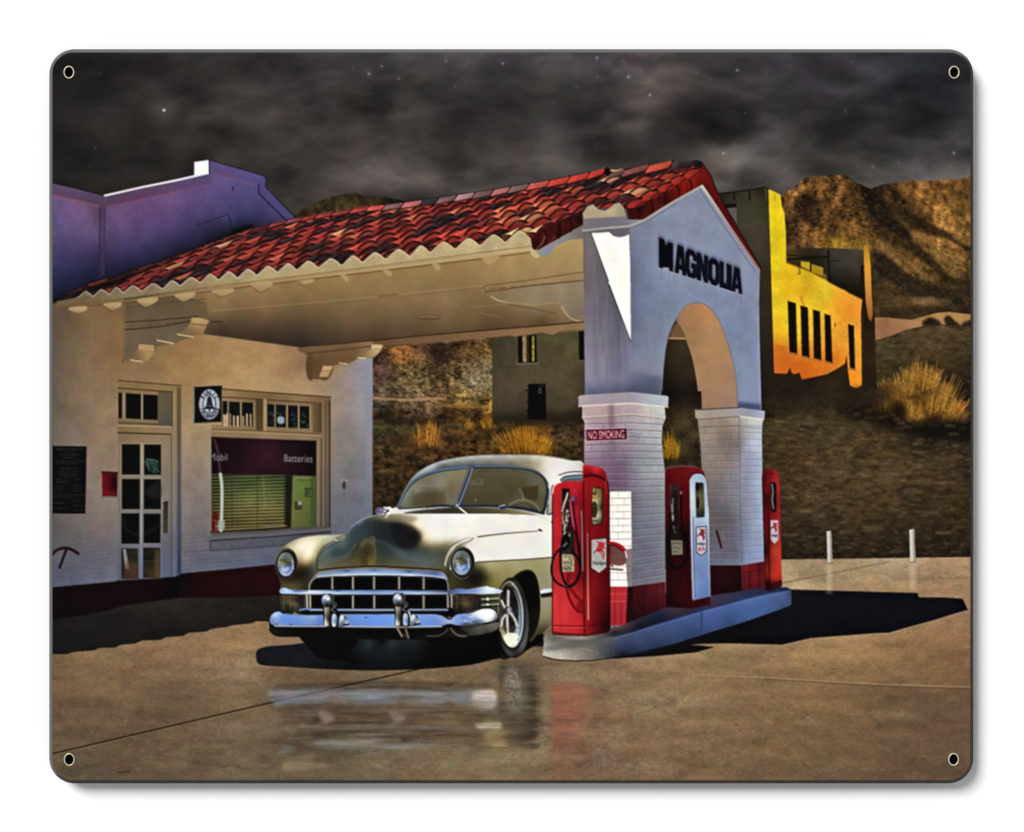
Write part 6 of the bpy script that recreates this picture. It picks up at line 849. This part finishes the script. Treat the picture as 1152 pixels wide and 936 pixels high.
# ---------------------------------------------------------------- wet reflections in the printed pavement
def wet(yc, x0, x1, y1, parts, a, jit):
    hgt = y1 - int(yc); ys = np.arange(int(yc), y1); xs = np.arange(x0, x1)
    src = np.clip((2*yc - ys).astype(int), 0, H-1)
    j = fbm(np.zeros((hgt, 1), np.float32) + 3.3, (ys/1.9).astype(np.float32)[:, None], 9, 2)*jit*((ys-yc)/hgt)[:, None]
    xi = np.clip((xs[None, :] + j).astype(int), 0, W-1)
    R = INK[src[:, None], xi]; ok = np.isin(PID[src[:, None], xi], parts).astype(np.float32)
    R, ok = gauss(R, 1.8), gauss(ok, 1.6)
    k = np.ones(7)/7; R = np.apply_along_axis(lambda v: np.convolve(np.pad(v, 3, mode='edge'), k, 'valid'), 1, R)
    sl = (slice(int(yc), y1), slice(x0, x1)); n = .62 + .5*np.clip(fbm(XX[sl]/30, YY[sl]/2.2, 10, 3), -1, 1)
    m = ok*a*np.clip(n, 0, 1.2)*np.isin(PID[sl], [PAVE])*np.clip((y1-YY[sl])/30, 0, 1)
    INK[sl] += (R*.86 + 8 - INK[sl])*m[..., None]
kids = [i for i in range(1, len(PIECES)) if PIECES[i][1] == CAR] + [CAR]
wet(742, 296, 622, 862, [k for k in kids if k not in (UND, tyre_l)], .44, 11)
wet(742, 616, 690, 878, [P1] + [i for i in range(1, len(PIECES)) if PIECES[i][1] == P1], .2, 4)
wet(742, 684, 712, 840, [PIER], .1, 4)
fill(S(p('560,742 590,741 606,742 607,770 604,790 606,812 598,838 575,842 565,830 560,800 562,770')), (60, 50, 40), PAVE, a=.42, feather=4, tex=N_STREAK, amp=.4)
for i in range(42):
    y = RNG.uniform(758, 842); L_ = RNG.uniform(4, 18); st([(598-3*RNG.rand(), y), (598+L_*.55, y+.4)], RNG.uniform(1, 2.2), (62, 52, 42), PAVE, a=RNG.uniform(.3, .65)); y = RNG.uniform(740, 850); st([(608+RNG.uniform(-6, 4), y), (608-L_*.4, y)], 1, (140, 118, 84), PAVE, a=.3)
fill(S(p('570,752 580,750 585,760 586,785 582,800 574,798 570,775')), (150, 136, 124), PAVE, a=.35, feather=3, tex=N_FINE, amp=.4)
for q, c, a, f in (('306,776 360,774 440,775 500,776 545,778 545,790 490,789 420,789 340,789 306,787', (116, 118, 132), .5, 2), ('532,780 556,777 558,792 548,796 534,792', (190, 176, 160), .8, 2), ('536,814.5 562,813.5 562,819 540,820', (196, 184, 162), .75, 1.2), ('545,822 566,816 570,838 556,842', (150, 128, 66), .35, 3), ('358,801 372,803 376,810 364,812', (150, 144, 140), .5, 1.5), ('438,801 452,803 456,808 444,811', (150, 144, 140), .45, 1.5), ('360,832 430,831 420,838 362,840', (124, 122, 120), .5, 2), ('325,852 356,848 350,856 372,862 320,868', (150, 128, 98), .36, 2), ('330,792 400,791 540,793 540,812 420,813 340,812', (76, 56, 40), .3, 4), ('345,815 540,815 530,828 350,829', (72, 54, 38), .25, 3)):
    fill(S(p(q)), c, PAVE, a=a, feather=f, tex=N_STREAK, amp=.3)
for i in range(150):
    x = RNG.uniform(310, 570); y = RNG.uniform(775, 852); L_ = RNG.uniform(8, 50)
    st([(x, y), (min(x+L_, 600), y+RNG.uniform(-.6, .6))], RNG.uniform(.8, 1.8), ((140, 136, 134), (72, 56, 40), (128, 108, 74))[i % 3], PAVE, a=RNG.uniform(.1, .3))
fill(p('620,766 658,767 660,800 655,830 640,868 622,880 620,830'), cs('630,775:168,74,58 650,780:160,80,60 630,810:170,72,56 640,840:140,84,60 628,860:140,84,60'), PAVE, a=.32, feather=3, tex=N_STREAK, amp=.2)

# ---------------------------------------------------------------- print finish: the ink's tone curve, crispness, a soft halftone
def tone(parts, sat, gain=1.):
    m = gauss(np.isin(PID, parts).astype(np.float32), .6)[..., None]; g = (INK*np.array((.3, .59, .11), np.float32)).sum(-1, keepdims=True)
    INK[:] = INK*(1-m) + m*(g + (INK-g)*sat)*gain
tone([GAB, CAP, CAP2], .74, 1.1); tone([PIER, PIER2], .78, 1.12); tone([ISL], .78, 1.04); tone([PAR, BLK], .78, 1.1); tone([PAVE], .88, 1.09); INK[..., 1] *= 1 + .008*gauss(np.isin(PID, [PAVE]).astype(np.float32), .6); tone([SHD], .8); tone([SKY], .9, .95); tone([OFF], .8, 1.1); tone([CAN], .9, 1.02); INK[..., 1] *= 1 + .05*gauss(np.isin(PID, [LIT]).astype(np.float32), .6); tone([MOUNT], 1., 1.14); tone([BASE], .95, .72); tone([GL], .9, .86); tone([P2], .9, .88); tone([P1], .93, 1.04); tone([SCRUB], 1., 1.14); tone([WF, DOOR], .92, .97)
INK = np.clip(INK, 0, 255)
lum = (INK*np.array((.3, .59, .11), np.float32)).sum(-1, keepdims=True)
INK = lum + (INK - lum)*.95
INK = 255*(np.clip(INK, 0, 255)/255)**1.06
wide = gauss(INK.mean(-1), 7); fine = gauss(INK.mean(-1), 1.1)
INK += ((INK.mean(-1) - fine)*.32 + (fine - wide)*.16)[..., None]
mott = np.stack([fbm(XX/13, YY/13, s, 2) for s in (0, 4, 8)], -1)
INK *= 1 + .016*mott
INK += (N_GRAIN*1.5)[..., None] + mott*.7
INK = np.clip(INK, 0, 255)
# ==== BUILD

# The sign as an object: 15 inches wide, a steel sheet with a folded rim, four brass eyelets and the ink on its face.
C = bpy.context.scene.collection
U = 0.381/1042.5                                # metres per unit of the drawing above
def P3(x, y, d=0.): return ((x-576)*U, d*U, (468-y)*U)
def material(name, col, rough=.5, metal=0., spec=.3, ink=False, noise=0.):
    m = bpy.data.materials.new(name); m.use_nodes = True; nt = m.node_tree; b = nt.nodes['Principled BSDF']
    b.inputs['Roughness'].default_value = rough; b.inputs['Metallic'].default_value = metal; b.inputs['Specular IOR Level'].default_value = spec
    if ink:
        a = nt.nodes.new('ShaderNodeAttribute'); a.attribute_name = 'Ink'
        n = nt.nodes.new('ShaderNodeTexNoise'); n.inputs['Scale'].default_value = 900; n.inputs['Detail'].default_value = 2
        r = nt.nodes.new('ShaderNodeMapRange'); r.inputs['To Min'].default_value = col - .03; r.inputs['To Max'].default_value = col + .03
        v = nt.nodes.new('ShaderNodeVectorMath'); v.operation = 'SCALE'
        co = nt.nodes.new('ShaderNodeTexCoord'); nt.links.new(co.outputs['Object'], n.inputs['Vector'])
        nt.links.new(n.outputs['Fac'], r.inputs['Value']); nt.links.new(a.outputs['Color'], v.inputs[0]); nt.links.new(r.outputs['Result'], v.inputs['Scale'])
        nt.links.new(v.outputs['Vector'], b.inputs['Base Color'])
    else:
        n = nt.nodes.new('ShaderNodeTexNoise'); n.inputs['Scale'].default_value = 60; n.inputs['Detail'].default_value = 4
        co = nt.nodes.new('ShaderNodeTexCoord'); nt.links.new(co.outputs['Object'], n.inputs['Vector'])
        x = nt.nodes.new('ShaderNodeMix'); x.data_type = 'RGBA'
        x.inputs[6].default_value = tuple(v*(1-noise) for v in col) + (1,); x.inputs[7].default_value = tuple(min(1, v*(1+noise)) for v in col) + (1,)
        nt.links.new(n.outputs['Fac'], x.inputs[0]); nt.links.new(x.outputs[2], b.inputs['Base Color'])
    return m
def mesh(name, vs, fs, mat, parent=None, smooth=False):
    me = bpy.data.meshes.new(name); me.from_pydata(vs, [], fs); me.update(); me.materials.append(mat)
    if smooth:
        for f in me.polygons: f.use_smooth = True
    o = bpy.data.objects.new(name, me); C.objects.link(o); o.parent = parent; return o

m_ink = material('printed_ink', .885, .55, 0, .04, ink=True)
m_rim = material('steel_edge_painted_light', .9, .5, 0, .06, ink=True)
m_steel = material('bare_steel', (.3, .3, .3), .45, .8, noise=.1)
m_brass = material('brass', (.66, .60, .40), .35, .35, noise=.06)
m_dark = material('dark_hole', (.004, .004, .004), .9, 0, 0.)
m_wall = material('white_paint', (.93, .93, .93), .9, 0, 0., noise=.004)

wall = mesh('white_wall', [P3(-6000, 6000, 31), P3(7000, 6000, 31), P3(7000, -6000, 31), P3(-6000, -6000, 31)], [(0, 1, 2, 3)], m_wall)
wall['kind'] = 'structure'
sign = bpy.data.objects.new('metal_sign', None); C.objects.link(sign); sign.empty_display_size = .02
sign.location = (0, 0, 0)
sign['label'] = 'rounded printed metal sign showing a vintage car at a red-roofed filling station at night'
sign['category'] = 'wall sign'

X0, X1, Y0, Y1, R0 = 54., 1096.4, 54.2, 882.4, 28.5
def rrect(inset, n=18):
    r = R0 - inset; out = []
    for cx, cy, a in ((X1-R0, Y0+R0, -90), (X1-R0, Y1-R0, 0), (X0+R0, Y1-R0, 90), (X0+R0, Y0+R0, 180)):
        for k in range(n+1): t = math.radians(a + 90*k/n); out.append((cx + r*math.cos(t), cy + r*math.sin(t)))
    return out
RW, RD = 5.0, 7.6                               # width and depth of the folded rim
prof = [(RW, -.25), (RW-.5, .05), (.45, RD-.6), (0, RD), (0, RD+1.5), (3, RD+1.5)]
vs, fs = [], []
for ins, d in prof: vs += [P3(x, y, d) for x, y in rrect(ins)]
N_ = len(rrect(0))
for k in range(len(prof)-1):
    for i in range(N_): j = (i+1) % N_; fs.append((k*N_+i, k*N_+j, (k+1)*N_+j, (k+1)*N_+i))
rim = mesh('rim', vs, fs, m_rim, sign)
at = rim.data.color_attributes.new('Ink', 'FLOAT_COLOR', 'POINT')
for i, v in enumerate(rim.data.vertices):       # bevel light painted in: lit grey top and left, shaded brown bottom and right
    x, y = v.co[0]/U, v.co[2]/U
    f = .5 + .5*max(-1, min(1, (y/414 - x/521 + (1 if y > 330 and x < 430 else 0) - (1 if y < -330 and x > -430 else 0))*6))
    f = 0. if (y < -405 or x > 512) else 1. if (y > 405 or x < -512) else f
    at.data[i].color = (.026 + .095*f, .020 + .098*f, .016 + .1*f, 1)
rim['label'] = 'bevelled edge of the sign, with a painted grey highlight along its top and left and painted brown shade along its bottom and right'
back = mesh('back_sheet', [P3(x, y, RD+.8) for x, y in rrect(2)] , [tuple(range(N_))], m_steel, sign)

EYE = p('77.6,81.3 1073.4,81.3 78,854.4 1072.7,854.3')
ERX, ERY = 5.1, 6.2
inside = (XX > X0+RW-.4) & (XX < X1-RW+.4) & (YY > Y0+RW-.4) & (YY < Y1-RW+.4)
rr = R0 - RW + .6
for cx, cy, sx_, sy_ in ((X0+R0, Y0+R0, -1, -1), (X1-R0, Y0+R0, 1, -1), (X0+R0, Y1-R0, -1, 1), (X1-R0, Y1-R0, 1, 1)):
    inside &= ~(((XX-cx)*sx_ > 0) & ((YY-cy)*sy_ > 0) & ((XX-cx)**2 + (YY-cy)**2 > rr*rr))
for ex, ey in EYE: inside &= (((XX-ex)/ERX)**2 + ((YY-ey)/ERY)**2) > 1
for ex, ey in EYE:
    e_vs, e_fs, na, nb = [], [], 32, 8
    for i in range(na):
        t = 2*math.pi*i/na
        for j in range(nb):
            q = 2*math.pi*j/nb; rr_ = .75*math.cos(q)
            e_vs.append(P3(ex + (ERX+.35+rr_)*math.cos(t), ey + (ERY+.35+rr_)*math.sin(t), -.15 - .75*math.sin(q)))
    for i in range(na):
        for j in range(nb): e_fs.append((i*nb+j, ((i+1) % na)*nb+j, ((i+1) % na)*nb+(j+1) % nb, i*nb+(j+1) % nb))
    ey_o = mesh('eyelet', e_vs, e_fs, m_brass, sign, True)
    c_vs = [P3(ex + (ERX+.4)*math.cos(2*math.pi*i/32), ey + (ERY+.4)*math.sin(2*math.pi*i/32), d) for d in (.02, RD) for i in range(32)]
    mesh('hole', c_vs, [(i, (i+1) % 32, 32+(i+1) % 32, 32+i) for i in range(32)] + [tuple(range(32, 64))], m_dark, ey_o)

# ink: one sheet of small cells, divided into the printed pieces; colours sit on the cell corners
pid = np.where(inside, PID, 0)
pad = np.pad(INK, ((1, 1), (1, 1), (0, 0)), mode='edge')
corner = (pad[:-1, :-1] + pad[1:, :-1] + pad[:-1, 1:] + pad[1:, 1:])/4
corner = np.clip(corner + .3*(corner - gauss(corner, 1.0)), 0, 255).astype(np.float32)/255
objs = {0: sign}
for i in range(1, len(PIECES)):
    name, par, lab = PIECES[i]
    ys, xs = np.nonzero(pid == i)
    if len(ys) < 4: objs[i] = objs.get(par, sign); continue
    c = np.stack([ys*(W+1)+xs, (ys+1)*(W+1)+xs, (ys+1)*(W+1)+xs+1, ys*(W+1)+xs+1], 1)
    u_, inv = np.unique(c.ravel(), return_inverse=True)
    vy_, vx_ = u_//(W+1), u_ % (W+1)
    ox, oy = float(vx_.mean()), float(vy_.mean())
    co = np.zeros((len(u_), 3), np.float32); co[:, 0] = (vx_-ox)*U; co[:, 2] = (oy-vy_)*U
    me = bpy.data.meshes.new(name); n = len(ys)
    me.vertices.add(len(u_)); me.vertices.foreach_set('co', co.ravel())
    me.loops.add(4*n); me.loops.foreach_set('vertex_index', inv.astype(np.int32).ravel())
    me.polygons.add(n); me.polygons.foreach_set('loop_start', np.arange(0, 4*n, 4, dtype=np.int32))
    at = me.color_attributes.new('Ink', 'BYTE_COLOR', 'POINT')
    rgba = np.ones((len(u_), 4), np.float32); rgba[:, :3] = corner[vy_, vx_]
    at.data.foreach_set('color_srgb', rgba.ravel())
    me.update(calc_edges=True); me.materials.append(m_ink)
    o = bpy.data.objects.new(name, me); C.objects.link(o); objs[i] = o
    if lab: o['label'] = lab
    base = objs[par]; bx = base.get('_o', (576., 468.)) if par else (576., 468.)
    o.parent = base; o.location = ((ox-bx[0])*U, 0, (bx[1]-oy)*U); o['_o'] = (ox, oy)
for o in C.objects:
    if '_o' in o: del o['_o']

# light: a large soft key lamp from the upper left in front, and even studio fill from all round
w = bpy.data.worlds.new('World'); bpy.context.scene.world = w; w.use_nodes = True
w.node_tree.nodes['Background'].inputs['Color'].default_value = (1, 1, 1, 1)
w.node_tree.nodes['Background'].inputs['Strength'].default_value = .40
import mathutils
k = bpy.data.lights.new('key_lamp', 'SUN'); k.energy = 3.0; k.angle = math.radians(23)
ko = bpy.data.objects.new('key_lamp', k); C.objects.link(ko)
ko.rotation_euler = mathutils.Vector((.44, .77, -.46)).to_track_quat('-Z', 'Y').to_euler(); ko.location = (-.5, -.9, .5)
cam = bpy.data.cameras.new('camera'); cam.lens = 85; cam.sensor_width = 36; cam.clip_start = .01; cam.clip_end = 100
cob = bpy.data.objects.new('camera', cam); C.objects.link(cob)
cob.location = (0, -85/36*W*U, 0); cob.rotation_euler = (math.radians(90), 0, 0)
sc = bpy.context.scene; sc.camera = cob
sc.view_settings.view_transform = 'Standard'; sc.view_settings.look = 'None'; sc.view_settings.exposure = 0; sc.view_settings.gamma = 1
sc.cycles.max_bounces = 4
